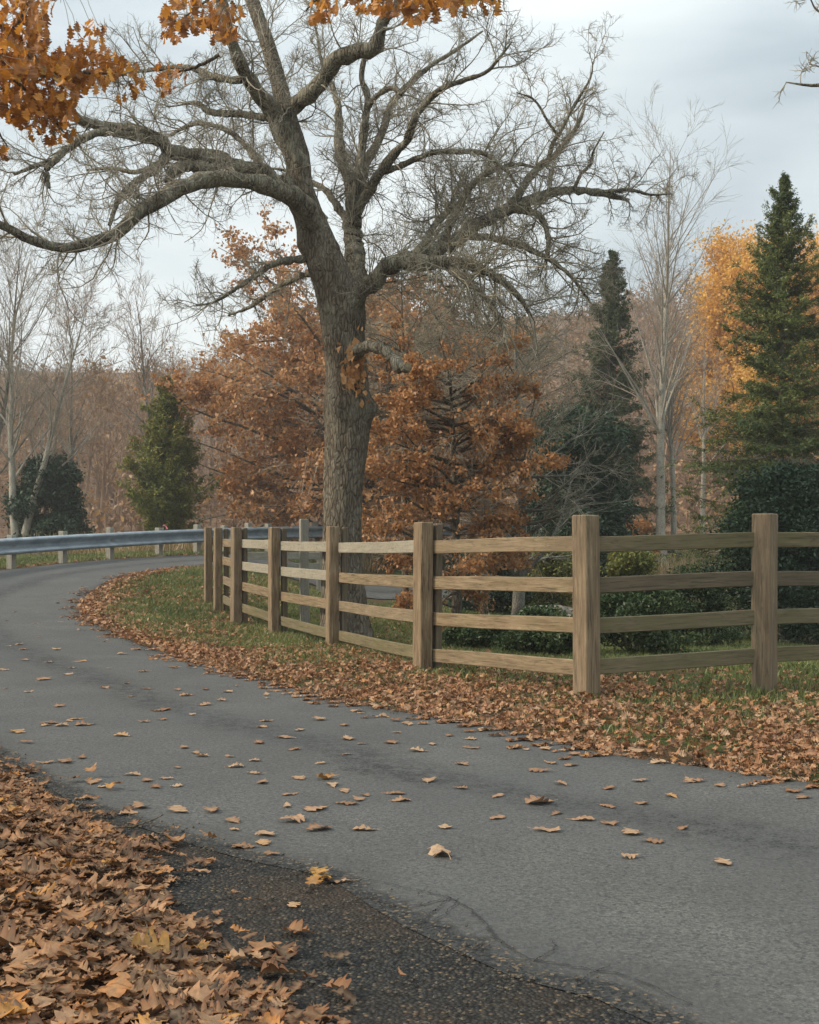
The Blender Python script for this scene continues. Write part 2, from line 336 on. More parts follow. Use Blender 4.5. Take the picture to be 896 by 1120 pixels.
tag(mk('loose_gravel', vb, (of[None] + 6 * np.arange(n)[:, None, None]).reshape(-1, 3), M['pebble'], smooth=False), kind='stuff')
# cracks
def crackstrip(px, wmin, wmax):
    P = spline([tuple(G(*q)) for q in px], 90)
    P += np.stack([fld(P[:, 0], P[:, 1], 14, 3), fld(P[:, 0], P[:, 1], 17, 5)], 1) * .012 + rng.normal(0, .003, P.shape)
    T = np.gradient(P, axis=0); T = np.array([np.convolve(T[:, k_], np.ones(9) / 9, 'same') for k_ in (0, 1)]).T; T /= np.linalg.norm(T, axis=1)[:, None]; N = np.stack([-T[:, 1], T[:, 0]], 1)
    w = (wmin + (wmax - wmin) * rng.random(90)) * (.4 + .6 * np.sin(np.linspace(.1, 3.05, 90)))
    A = P + N * w[:, None]; B = P - N * w[::-1, None]
    V = np.vstack([A, B]); u_ = np.arange(89)
    V3 = np.column_stack([V, roadz(V[:, 0], V[:, 1]) + .004])
    uvs = np.concatenate([np.column_stack([np.arange(90) / 90, np.ones(90)]), np.column_stack([np.arange(90) / 90, np.zeros(90)])])
    return V3, np.stack([u_, u_ + 1, u_ + 91, u_ + 90], 1), uvs
for px, a, b in [([(399, 985), (440, 1000), (500, 992), (470, 1020)], .001, .004), ([(390, 968), (440, 978), (500, 995), (560, 1048), (600, 1062), (690, 1080), (760, 1112)], .001, .006),
                 ([(457, 1024), (475, 1003), (492, 992)], .001, .003), ([(580, 1062), (610, 1047), (600, 1036)], .001, .003), ([(627, 1090), (650, 1075), (665, 1066)], .001, .004)]:
    V3, q, uvs = crackstrip(px, a * 2 + .003, b * 2.2); mk('crack', V3, q, M['crack'], road, uv=uvs)

# ------------------------------------------------------------------ tubes / branches
def tubes(P, Rr, sides, rough=0.):
    """P (N,k,3) Rr (N,k)"""
    N, k, _ = P.shape
    T = np.gradient(P, axis=1); T /= np.linalg.norm(T, axis=2, keepdims=True) + 1e-9
    av = P[:, -1] - P[:, 0]; ref = np.where((np.abs(av[:, 2]) > .8 * np.linalg.norm(av, axis=1))[:, None], np.array([[1., .13, 0]]), np.array([[.1, .2, 1.]]))
    U = np.cross(T, ref[:, None]); U /= np.linalg.norm(U, axis=2, keepdims=True) + 1e-9; Vv = np.cross(T, U)
    a = np.arange(sides) * 2 * np.pi / sides
    rr = Rr[:, :, None] * np.ones(sides)
    if rough: rr = rr * (1 + rough * rng.normal(0, 1, rr.shape))
    V = P[:, :, None] + (U[:, :, None] * np.cos(a)[None, None, :, None] + Vv[:, :, None] * np.sin(a)[None, None, :, None]) * rr[..., None]
    i = np.arange(N * k * sides).reshape(N, k, sides); j = np.roll(i, -1, 2)
    Qd = np.stack([i[:, :-1], j[:, :-1], j[:, 1:], i[:, 1:]], -1).reshape(-1, 4)
    return V.reshape(-1, 3), Qd
def join(parts):
    V, Fs, o = [], [], 0
    for v, f in parts:
        v = v.reshape(-1, 3); V.append(v); Fs.append(f + o); o += len(v)
    return np.vstack(V), np.vstack(Fs)
def norm(v): return v / (np.linalg.norm(v, axis=-1, keepdims=True) + 1e-9)
def grow(S, D, L, Rd, k=5, wob=.18, up=.0, taper=.75):
    N = len(S); P = [S]; D = norm(D.copy()); cur = S
    drift = rng.normal(0, wob * .5, (N, 3))
    for i in range(k):
        D = norm(D + rng.normal(0, wob, (N, 3)) + drift + np.array([0, 0, up]))
        cur = cur + D * (L / k)[:, None]; P.append(cur)
    P = np.stack(P, 1); Rr = Rd[:, None] * (1 - taper * np.linspace(0, 1, k + 1))[None]
    return P, Rr
def kids(P, Rr, L, n, tmin=.25, tmax=1., ang=(35, 70), lf=(.35, .6), rf=.55, flat=0., up=0.):
    N, k, _ = P.shape; k -= 1
    pid = np.repeat(np.arange(N), n); t = tmin + (tmax - tmin) * rng.random(len(pid))
    f = t * k; i = np.clip(f.astype(int), 0, k - 1); fr = (f - i)[:, None]
    S = P[pid, i] * (1 - fr) + P[pid, i + 1] * fr; T = norm(P[pid, i + 1] - P[pid, i])
    rp = Rr[pid, i] * (1 - fr[:, 0]) + Rr[pid, i + 1] * fr[:, 0]
    rnd = rng.normal(0, 1, (len(pid), 3)); rnd[:, 2] *= (1 - flat); rnd[:, 2] += up
    per = norm(rnd - T * np.sum(rnd * T, 1, keepdims=True))
    a = np.radians(rng.uniform(*ang, len(pid)))[:, None]
    D = T * np.cos(a) + per * np.sin(a)
    Lc = L[pid] * rng.uniform(*lf, len(pid)) * (1.15 - .6 * t)
    return S, D, Lc, np.maximum(rp * rf, .0015)
def plen(P): return np.linalg.norm(np.diff(P, axis=1), axis=2).sum(1)

# leaf cards: bent diamonds
def cards(C, size, asp=.55, flat=.0, dirs=None, bend=.25):
    N = len(C); size = np.broadcast_to(size, (N,)) * rng.uniform(.65, 1.25, N)
    D = rng.normal(0, 1, (N, 3)) if dirs is None else dirs + rng.normal(0, .45, (N, 3))
    D[:, 2] *= (1 - flat * .7); D = norm(D)
    X = rng.normal(0, 1, (N, 3)); X[:, 2] *= (1 - flat); X = norm(X - D * np.sum(X * D, 1, keepdims=True)); Nn = np.cross(D, X)
    s = size[:, None]
    V = np.stack([C - D * s * .5, C + X * s * asp * .5 + Nn * s * bend * .5, C + D * s * .5, C - X * s * asp * .5 + Nn * s * bend * .5], 1)
    return V.reshape(-1, 3), np.arange(4 * N).reshape(N, 4), np.repeat(rng.random(N), 4)

# lobed oak leaf template : 3 columns x K rows
KR = 19
tt = np.linspace(0, 1, KR)
_env = .43 * np.sin(np.pi * np.clip(tt * .93 + .03, 0, 1)) ** .75 * (.62 + .55 * tt)
_ph = (tt * 4.15 + .12) % 1.0
ww = _env * (1 - .68 * np.exp(-((_ph - .02) / .16) ** 2) - .68 * np.exp(-((_ph - 1.02) / .16) ** 2)); ww[0] = .012; ww[-1] = .03; ww[1] = .05
T0 = np.zeros((KR + 1, 3, 3)); T0[1:, :, 1] = (tt - .5)[:, None]; T0[1:, 0, 0] = -ww; T0[1:, 2, 0] = ww
T0[1:, [0, 2], 1] += (.045 * np.clip(ww / .3, 0, 1))[:, None]
T0[0, :, 1] = -.68; T0[0, 0, 0] = -.012; T0[0, 2, 0] = .012
LQ = np.array([[r * 3 + c, r * 3 + c + 1, r * 3 + c + 4, r * 3 + c + 3] for r in range(KR) for c in range(2)])
LT = T0.reshape(-1, 3)
# 5-row cheap leaf
T1 = np.zeros((5, 3, 3)); T1[:, :, 1] = np.linspace(-.5, .5, 5)[:, None]; w1 = np.array([.03, .2, .34, .3, .03]); T1[:, 0, 0] = -w1; T1[:, 2, 0] = w1
LQ1 = np.array([[r * 3 + c, r * 3 + c + 1, r * 3 + c + 4, r * 3 + c + 3] for r in range(4) for c in range(2)])
def rotm(yaw, pitch, roll):
    cy, sy, cp, sp, cr, sr = np.cos(yaw), np.sin(yaw), np.cos(pitch), np.sin(pitch), np.cos(roll), np.sin(roll)
    z = np.zeros_like(cy); o = z + 1
    Rz = np.stack([cy, -sy, z, sy, cy, z, z, z, o], -1).reshape(-1, 3, 3)
    Rx = np.stack([o, z, z, z, cp, -sp, z, sp, cp], -1).reshape(-1, 3, 3)
    Ry = np.stack([cr, z, sr, z, o, z, -sr, z, cr], -1).reshape(-1, 3, 3)
    return Rz @ Rx @ Ry
def lobed(C, size, tilt=.3, curl=.5, tmpl=LT, Qd=LQ, hang=False, jit=.012):
    N = len(C); L = np.broadcast_to(tmpl, (N, len(tmpl), 3)).copy()
    L[..., 0] *= rng.uniform(.75, 1.25, (N, 1)); L[..., :2] += rng.normal(0, jit, L[..., :2].shape) * (np.abs(L[..., :1]) > .05)
    x, y = L[..., 0], L[..., 1]
    g_ = lambda m_, s_: np.clip(rng.normal(m_, s_, (N, 1)), -1., 1.1) * curl
    c1 = g_(.2, .45); c2 = g_(.1, .4); c3 = g_(0, .5)
    a1, a2 = rng.uniform(.6, 1.25, (N, 1)), rng.uniform(.6, 1.25, (N, 1)); L[..., 0] = np.where(x < 0, x * a1, x * a2); x = L[..., 0]
    L[..., 2] = c1 * x * x * 2.2 + c2 * y * y + c3 * x * y + .12 * curl * np.abs(x) + curl * (.13 * np.sin(y * 8 + rng.uniform(0, 6, (N, 1))) * (.3 + np.abs(x) * 2) + .07 * np.sin(x * 13 + rng.uniform(0, 6, (N, 1)))) + rng.normal(0, .02 * curl, x.shape)
    L = L * (np.broadcast_to(size, (N,)) * rng.uniform(.7, 1.25, N))[:, None, None]
    if hang:
        Rm = rotm(rng.uniform(0, 6.28, N), rng.normal(-1.15, .5, N), rng.normal(0, .6, N))
    else: Rm = rotm(rng.uniform(0, 6.28, N), rng.normal(0, tilt, N), rng.normal(0, tilt, N))
    V = np.einsum('nij,nvj->nvi', Rm, L) + C[:, None]
    nv = len(tmpl)
    rib = np.zeros(nv); rib[1::3] = 1
    return V, (Qd[None] + nv * np.arange(N)[:, None, None]).reshape(-1, 4), np.repeat(rng.random(N), nv), np.tile(rib, N)

# ------------------------------------------------------------------ big oak
def limbarr(lims, n=22, wig=0.):
    Ps, Rs = [], []
    for L in lims:
        A = np.array([[*W(x, y, d), r * d / F] for x, y, d, r in L])
        S = spline(A, n); Ps.append(S[:, :3]); Rs.append(np.maximum(S[:, 3], .004))
    P = np.stack(Ps); Rr = np.stack(Rs)
    if wig:
        w_ = rng.normal(0, 1, P.shape) * Rr[..., None] * wig; w_[:, 0] = 0; P = P + w_
    return P, Rr
D0 = 17.0
trunk = [(380, 712, D0, 34), (379, 694, D0, 27), (377, 660, D0, 23.5), (375, 620, D0, 22), (375, 580, D0, 21), (376, 530, D0, 21.5), (380, 480, D0, 23.5), (380, 445, D0, 25), (378, 405, D0, 21.5), (375, 370, D0, 22.5), (373, 338, D0, 25), (361, 300, D0, 21), (349, 268, D0, 19.5), (339, 240, 17, 16.5), (329, 205, 17, 13.5), (325, 171, 17.1, 13), (311, 116, 17.3, 9.5), (296, 60, 17.6, 8), (281, 15, 17.9, 7.5), (262, -40, 18.2, 7), (240, -130, 18.6, 5.5), (225, -230, 19, 3.5), (215, -330, 19.2, 1)]
lims = [
 [(327, 185, 17, 10), (301, 126, 16.9, 10), (281, 100, 16.6, 9), (266, 75, 16.3, 8), (251, 40, 16, 7), (241, 0, 15.8, 6.5), (225, -60, 15.5, 5), (190, -150, 15.2, 3), (170, -230, 15, 1)],
 [(320, 165, 17, 9), (318, 121, 17, 9.5), (336, 107, 16.8, 9.5), (353, 86, 16.6, 9), (368, 64, 16.4, 8.5), (393, 55, 16.2, 8.5), (411, 53, 16.1, 9), (416, 36, 16, 7), (420, 21, 16, 6.5), (432, 10, 15.9, 6), (446, -8, 15.8, 5.5), (480, -60, 15.5, 4), (520, -130, 15.2, 2.5), (540, -190, 15, 1)],
 [(352, 262, 17, 13), (331, 224, 16.6, 13), (310, 210, 16.3, 11), (281, 201, 16, 9.5), (251, 196, 15.7, 9), (216, 198, 15.4, 9), (186, 211, 15.1, 8.5), (156, 231, 14.8, 8), (126, 256, 14.6, 7), (95, 266, 14.4, 5.8), (65, 271, 14.2, 5), (30, 261, 14, 4.5), (0, 246, 13.8, 4), (-50, 238, 13.5, 3.2), (-120, 250, 13.2, 1.5)],
 [(349, 245, 17.2, 12), (325, 212, 17, 12), (301, 200, 16.9, 11), (281, 188, 16.8, 10.5), (251, 181, 16.7, 9), (221, 171, 16.6, 8.5), (191, 166, 16.5, 8), (171, 151, 16.4, 7.5), (141, 141, 16.3, 6.5), (110, 138, 16.2, 5.5), (90, 133, 16.1, 5), (82, 124, 16, 3.5)],
 [(175, 156, 16.4, 5), (140, 148, 16.2, 4.5), (115, 144, 16, 4.2), (90, 152, 15.9, 4), (65, 171, 15.8, 4), (51, 186, 15.7, 3.5), (54, 206, 15.7, 2.2)],
 [(60, 174, 15.8, 3), (40, 181, 15.7, 2.4), (15, 191, 15.5, 1.5)],
 [(255, 190, 16.6, 7), (225, 184, 16.4, 6.5), (200, 182, 16.3, 6), (187, 190, 16.2, 5.5), (184, 200, 16.1, 4)],
 [(180, 170, 16.4, 4.5), (171, 186, 16.2, 4), (151, 197, 16.1, 3.8), (131, 216, 16, 3.2), (120, 246, 15.9, 2.2)],
 [(183, 176, 16.3, 3.2), (150, 188, 16.6, 2.6), (122, 184, 16.8, 2.2), (95, 186, 17, 1.2)],
 [(295, 130, 17, 4), (266, 125, 17.3, 4), (241, 124, 17.5, 3.8), (226, 121, 17.6, 3.4), (217, 113, 17.7, 2.8), (200, 113, 17.9, 1.5)],
 [(264, 88, 16.3, 4), (236, 85, 16.5, 4), (216, 76, 16.7, 3.2), (196, 73, 17, 2.6), (150, 78, 17.5, 2), (120, 80, 17.8, 1)],
 [(300, 205, 17, 3.6), (281, 176, 17.5, 3.6), (266, 156, 17.8, 3.2), (241, 139, 18.2, 2.8), (211, 136, 18.5, 2.4), (186, 148, 18.8, 1.4)],
 [(376, 345, 17.3, 17), (387, 318, 17.6, 13.5), (389, 290, 17.8, 11.5), (387, 262, 18, 10.5), (385, 236, 18, 9.5)],
 [(386, 240, 18, 7), (382, 200, 18.2, 6.5), (373, 171, 18.4, 6), (371, 143, 18.6, 5), (370, 118, 18.8, 4), (364, 96, 19, 3), (352, 66, 19.2, 2), (345, 30, 19.4, 1)],
 [(386, 240, 18, 6), (393, 186, 18, 5), (396, 157, 18, 4.6), (400, 129, 18, 4.2), (402, 107, 18, 3.8), (396, 86, 18, 3.2), (399, 62, 18, 2.4), (410, 35, 18, 1)],
 [(401, 120, 18, 3), (411, 106, 17.8, 3), (429, 96, 17.6, 2.6), (440, 104, 17.4, 2)],
 [(386, 238, 18.1, 6), (400, 180, 18.5, 5.2), (414, 154, 18.8, 4.6), (425, 121, 19, 4), (436, 104, 19.2, 3.6), (464, 77, 19.6, 2.8), (500, 54, 20, 2), (528, 34, 20.3, 1)],
 [(386, 238, 18, 6), (407, 204, 17.7, 5.5), (429, 171, 17.4, 5), (445, 154, 17.2, 4.4), (454, 129, 17, 4), (479, 100, 16.8, 3.4), (507, 88, 16.6, 2.8), (532, 79, 16.4, 2.2), (546, 64, 16.3, 1.6), (560, 46, 16.2, .8)],
 [(415, 190, 17.6, 3.4), (432, 184, 17.5, 3.4), (470, 168, 17.2, 3), (500, 166, 17, 2.8), (527, 167, 16.8, 2.4), (553, 186, 16.6, 1.8), (566, 205, 16.5, 1)],
 [(377, 345, 16.9, 14), (390, 324, 16.8, 11.5), (407, 308, 16.8, 10.5), (424, 292, 16.7, 9.5), (445, 286, 16.7, 9), (470, 288, 16.7, 8), (500, 287, 16.8, 6.5), (530, 296, 16.9, 5), (562, 318, 17, 3.5), (580, 345, 17, 2)],
 [(436, 286, 16.8, 8.5), (470, 276, 17.2, 8), (500, 262, 17.6, 7.6), (526, 243, 17.8, 7.2), (549, 232, 18, 6.6), (588, 216, 18.3, 5.6), (619, 208, 18.6, 4.8), (650, 210, 18.9, 4.2), (670, 214, 19.1, 3.2), (688, 219, 19.2, 1.8)],
 [(655, 210, 18.9, 2.4), (690, 208, 19.2, 2), (712, 213, 19.4, 1.4), (735, 212, 19.6, .7)],
 [(540, 236, 18, 5.5), (560, 222, 18, 5), (578, 196, 18.1, 4.2), (592, 181, 18.2, 3.8), (606, 170, 18.3, 3.4), (626, 147, 18.5, 2.8), (637, 124, 18.6, 2), (640, 110, 18.7, 1)],
 [(600, 174, 18.2, 2.6), (605, 156, 18.1, 2.4), (612, 146, 18, 2.2), (626, 119, 17.9, 1.8), (637, 101, 17.8, 1.5), (646, 85, 17.7, 1.2), (649, 67, 17.6, .6)],
 [(611, 148, 18, 1.8), (600, 134, 17.9, 1.6), (585, 110, 17.8, 1.3), (565, 101, 17.7, .7)],
 [(628, 206, 18.6, 2), (636, 190, 18.5, 1.8), (646, 180, 18.4, 1.6), (649, 166, 18.3, 1.3), (661, 144, 18.2, .7)],
 [(480, 272, 17.4, 4.5), (500, 230, 17.6, 4), (515, 204, 17.8, 3.4), (540, 186, 18, 2.8), (568, 180, 18.1, 2.2), (588, 184, 18.2, 1)],
 [(560, 228, 18, 4.2), (590, 236, 17.6, 3.6), (600, 262, 17.2, 3), (598, 285, 17, 2)],
 [(383, 398, 16.8, 7), (389, 387, 16.5, 6.5), (400, 379, 16.2, 6.2), (414, 380, 16, 6.2), (428, 390, 15.8, 6), (438, 401, 15.7, 5.8), (447, 402, 15.6, 5.4)],
 [(352, 286, 17, 6), (336, 283, 16.9, 4.8), (303, 287, 16.7, 3.8), (286, 297, 16.6, 3.2), (261, 314, 16.4, 2.4), (235, 330, 16.2, 1.4), (215, 334, 16.1, .8)],
 [(357, 296, 17.2, 4), (330, 302, 17.6, 3.2), (300, 317, 18, 2.6), (275, 335, 18.3, 2), (250, 345, 18.6, 1.2)],
 [(384, 244, 18.1, 5), (372, 230, 18.2, 4.4), (357, 209, 18.4, 3.6), (343, 200, 18.6, 3), (318, 188, 18.9, 2), (296, 184, 19, 1)],
 [(470, 280, 17.1, 4.5), (500, 300, 16.6, 4), (528, 322, 16.2, 3.2), (548, 352, 16, 2.2), (555, 382, 15.9, 1)],
 [(510, 258, 17.6, 4.5), (545, 262, 18, 3.8), (585, 275, 18.4, 3), (620, 298, 18.7, 2.2), (645, 330, 19, 1)],
 [(450, 284, 16.8, 4.5), (468, 260, 17.4, 4), (480, 240, 18.2, 3.4), (505, 222, 19, 2.4), (530, 215, 19.6, 1.2)],
]
ol = tuple(W(380, 700, D0)); oz = float(H(ol[0], ol[1])); OR = np.array([ol[0], ol[1], oz])
oak = tag(empty('oak_tree', OR), 'large leaning oak with thick lichened limbs, nearest trunk behind the fence', 'tree')
# trunk with surface relief
A = spline(np.array([[*W(x, y, d), r * d / F] for x, y, d, r in trunk]), 150)
sd = 40; P, Rr = A[None, :, :3], A[None, :, 3]
v, q = tubes(P, Rr, sd)
v = v.reshape(150, sd, 3); c_ = A[:, None, :3]; dv = v - c_
aa = np.arange(sd) * 2 * np.pi / sd; s_ = np.linspace(0, 1, 150)[:, None]
rel = 1 + .035 * np.sin(aa * 5 + 9 * s_) + .03 * np.sin(aa * 9 - 14 * s_) + .02 * rng.normal(0, 1, (150, sd)) + .03 * np.sin(aa * 3 + 23 * s_)
rel += .16 * np.exp(-((np.arange(150)[:, None] - 3) / 5.) ** 2) * np.maximum(0, np.sin(aa * 5 + 1))
zz = A[:, 2:3]
for (bpx, bqy, amp, an, wd) in [(400, 447, .34, 0, .12), (372, 440, .2, 2, .2), (345, 262, .25, 3.4, .12), (352, 292, .2, 4.2, .1), (333, 222, .2, 3.0, .1)]:
    zb = CH + (HY - bqy) * 17 / F
    for ang in [0]:
        dirx = (dv[..., 0] / (np.linalg.norm(dv, axis=2) + 1e-9)) * np.cos(an) + (-dv[..., 1] / (np.linalg.norm(dv, axis=2) + 1e-9)) * abs(np.sin(an))
        rel += amp * np.exp(-((zz - zb) / wd) ** 2) * np.clip(dirx, 0, 1) ** 2
v = c_ + dv * rel[..., None]
mk('trunk', v - OR, q, M['oakbark'], oak)
LP, LR = limbarr(lims, 40, .10)
LRr = LR * (1 + .09 * rng.normal(0, 1, LR.shape))
v, q = tubes(LP, LRr, 12, .035)
capP = [v]; 
mk('limbs', v - OR, q, M['limbbark'], oak)
# cut end of the stub limb
e = LP[28, -1]; tdir = norm(LP[28, -1] - LP[28, -3]); rr_ = LR[28, -1]
uax = norm(np.cross(tdir, [0, 0, 1.])); vax = np.cross(tdir, uax); a = np.arange(12) * np.pi / 6
ringv = e + (uax * np.cos(a)[:, None] + vax * np.sin(a)[:, None]) * rr_ * 1.0
cv = np.vstack([ringv, ringv * .35 + (e + tdir * .02) * .65, [e + tdir * .022]])
cf = [np.array([[i, (i + 1) % 12, 12 + (i + 1) % 12, 12 + i] for i in range(12)]), np.array([[12 + i, 12 + (i + 1) % 12, 24] for i in range(12)])]
mk('cut_end', cv - OR, cf, M['cut'], oak)
def twigs_from(P, Rr, n1, l1, n2, n3, up=.04, r1=.016, wob=.2, ends=True, lens=None, n4=0, rmin=.0034):
    """n1 per metre of parent, returns (arrays level1, level2, level3)"""
    L = plen(P) if lens is None else lens; cnt = np.maximum((L * n1).astype(int), 1)
    pid = np.repeat(np.arange(len(P)), cnt)
    S, D, Lc, Rc = kids(P[pid], Rr[pid], np.ones(len(pid)), 1, .12, 1., (30, 75), (1, 1), .5)
    Lc = rng.uniform(*l1, len(S)) * (.55 + .45 * np.clip(Rr[pid].mean(1) / .05, .3, 1.3))
    Rc = np.clip(Rc, .006, r1)
    A1 = grow(S, D, Lc, Rc, 7, wob, up, .7)
    S2 = kids(*A1, Lc, n2, .1, 1, (32, 72), (.3, .62), .6)
    A2 = grow(S2[0], S2[1], S2[2], np.clip(S2[3], .005, .012), 5, wob, up, .6)
    S3 = kids(*A2, S2[2], n3, .12, 1, (30, 72), (.3, .7), .7)
    A3 = grow(S3[0], S3[1], np.maximum(S3[2], .07), np.full(len(S3[0]), rmin), 3, wob, up, .5)
    out = [A1, A2, A3]
    if n4:
        S4 = kids(*A3, S3[2], n4, .2, 1, (25, 60), (.4, .8), .7)
        out.append(grow(S4[0], S4[1], np.maximum(S4[2], .05), np.full(len(S4[0]), rmin * .8), 2, wob, up, .4))
    return out
def mesh_levels(levels, sides=(6, 4, 3, 3)):
    return join([tubes(P, Rr, s) for (P, Rr), s in zip(levels, sides)])
# ordinary limbs
trP, trR = limbarr([trunk[13:]], 40); 
sel_r = [19, 26, 27, 32, 33, 34]   # right tangle limbs get denser twigs
rest = [i for i in range(len(lims)) if i not in sel_r and i != 28]
lv = twigs_from(np.concatenate([LP[rest], trP]), np.concatenate([LR[rest], trR]), 6.8, (.4, 1.1), 9, 8, .045, .013, .19, rmin=.0026)
v, q = mesh_levels(lv); mk('twigs', v - OR, q, M['twig'], oak)
lv = twigs_from(LP[sel_r], LR[sel_r], 10, (.5, 1.35), 9, 9, .02, .014, .2, rmin=.0026)
v, q = mesh_levels(lv); mk('tangled_twigs', v - OR, q, M['twigdark'], oak)
# sprouts of leaves on the trunk
c = np.array([W(388, 405, 16.6)]) + rng.normal(0, 1, (170, 3)) * np.array([.1, .12, .17])
v, q, va, rb = lobed(c, .10, hang=True, curl=.6, tmpl=T1.reshape(-1, 3), Qd=LQ1)
mk('sprout_leaves', v - OR, q, M['russet'], oak, {'var': va * .5 + .5})

# ------------------------------------------------------------------ generic trees
def bare_tree(name, px, d, ytop, r, label, cat='tree', mat='greybark', tmat='paletwig', stems=1, lean=0., spread=.3, n1=26, n2=7, n3=6, up=.12, l1=.38, grp=None, rmin=.005, fork=.25, ang=(25, 50), tmin=.2, w=.05, wb=.085, n4=0, xo=None, seedpx=None):
    x = (px - 448) * d / F; z0 = float(H(x, d)); O = np.array([x, d, z0 - .05]); h = CH + (HY - ytop) * d / F - z0
    root = tag(empty(name, O), label, cat, grp)
    S = np.tile([[0., 0, 0]], (stems, 1)); D = np.stack([lean + rng.normal(0, .1 * (stems > 1), stems) + (np.linspace(-.22, .22, stems) if stems > 1 else 0), rng.normal(0, .05, stems), np.ones(stems)], 1)
    Ls = np.full(stems, h) * rng.uniform(.8, 1, stems); Ls[0] = h
    P, Rr = grow(S, D, Ls, np.full(stems, r) * (1 if stems == 1 else .75), 14, w, .12, .93)
    Rr[:, 0] *= 1.5
    parts = [tubes(P, Rr, 10)]
    S1 = kids(P, Rr, Ls, n1, tmin, .98, ang, (l1 * .7, l1 * 1.2), .42, up=.3)
    A1 = grow(*S1[:3], np.maximum(S1[3], .01), 8, wb, up, .85)
    parts.append(tubes(*A1, 6))
    mk('trunk', *join(parts), M[mat], root)
    S2 = kids(*A1, S1[2], n2, .12, 1, (22, 50), (.3, .6), .5)
    A2 = grow(*S2[:3], np.clip(S2[3], rmin * 1.3, .03), 5, .09, up * .5, .7)
    S3 = kids(*A2, S2[2], n3, .12, 1, (20, 50), (.35, .7), .6)
    A3 = grow(*S3[:3], np.full(len(S3[0]), rmin), 3, .09, up * .4, .5)
    lv = [tubes(*A2, 3), tubes(*A3, 3)]
    if n4:
        S4 = kids(*A3, S3[2], n4, .2, 1, (20, 50), (.5, .8), .6); lv.append(tubes(*grow(*S4[:3], np.full(len(S4[0]), rmin * .8), 2, .1, up * .5, .4), 3))
    mk('twigs', *join(lv), M[tmat], root)
    return root, (A1, A2, A3), O
def prof_conifer(name, px, d, ytop, ybot, halfw, label, mat, barkm='greybark', dens=1.0, card=.09, droop=.35, first=.06, pexp=.85, cat='tree', asp=.32, grp=None, ragg=.25, xsc=1.):
    x = (px - 448) * d / F; zg = float(H(x, d)); O = np.array([x, d, zg - .05])
    ztop = CH + (HY - ytop) * d / F - O[2]; zb = max(CH + (HY - ybot) * d / F - O[2], .1); Rb = halfw * d / F
    root = tag(empty(name, O), label, cat, grp)
    P, Rr = grow(np.zeros((1, 3)), np.array([[0, 0, 1.]]), np.array([ztop]), np.array([.011 * ztop + .03]), 16, .008, .3, .97)
    mk('trunk', *tubes(P, Rr, 10), M[barkm], root)
    nb = int(95 * dens * (ztop - zb) / 6)+20
    hh = zb + (ztop - zb) * (rng.random(nb) ** .95) * .985; tier = .045 * (ztop - zb); wt = .4 * np.clip(1.3 - (hh - zb) / (ztop - zb) * 1.6, 0, 1); hh = hh * (1 - wt) + wt * (np.round(hh / tier) * tier + rng.normal(0, tier * .25, nb)); hh = np.clip(hh, zb, zb + (ztop - zb) * .985)
    fr = (hh - zb) / (ztop - zb); ln = Rb * (1 - fr) ** pexp * rng.uniform(1 - ragg * 1.6, 1 + ragg * .3, nb) + .04
    az = rng.uniform(0, 6.283, nb)
    D = np.stack([np.cos(az) * xsc, np.sin(az), .22 - droop * (1 - fr) * 1.3 + .75 * fr ** 2], 1)
    cx = np.interp(hh, P[0, :, 2], P[0, :, 0]); cy = np.interp(hh, P[0, :, 2], P[0, :, 1])
    B, BR = grow(np.stack([cx, cy, hh], 1), D, ln, .006 + ln * .008, 6, .05, .05, .8)
    mk('branches', *tubes(B, BR, 4), M[barkm], root)
    # branchlets
    ns = 11
    S2 = kids(B, BR, ln, ns, .12, .97, (30, 58), (.2, .36), .5, flat=.75)
    A2 = grow(*S2[:3], np.full(len(S2[0]), .004), 3, .08, -.06, .5)
    # cards along branch + branchlets
    def along(Pp, n):
        N, k, _ = Pp.shape; pid = np.repeat(np.arange(N), n); t = rng.random(len(pid)) * (k - 1) * .999; i = t.astype(int); f = (t - i)[:, None]
        return Pp[pid, i] * (1 - f) + Pp[pid, i + 1] * f, norm(Pp[pid, i + 1] - Pp[pid, i])
    C1, T1_ = along(B, int(9 * dens) + 3); C2, T2_ = along(A2[0], int(9 * dens) + 2)
    C = np.vstack([C1, C2]); T_ = np.vstack([T1_, T2_])
    C = C + rng.normal(0, card * .3, C.shape); C[:, 2] -= card * .25
    T_ = T_ + rng.normal(0, .5, T_.shape) + np.array([0, 0, -.1])
    kp = rng.random(len(C)) < np.clip(1.3 - 1.05 * (C[:, 2] - zb) / (ztop - zb), .22, 1); C, T_ = C[kp], T_[kp]
    v, q, va = cards(C, card, asp, dirs=T_)
    mk('foliage', v, q, M[mat], root, {'var': va})
    return root
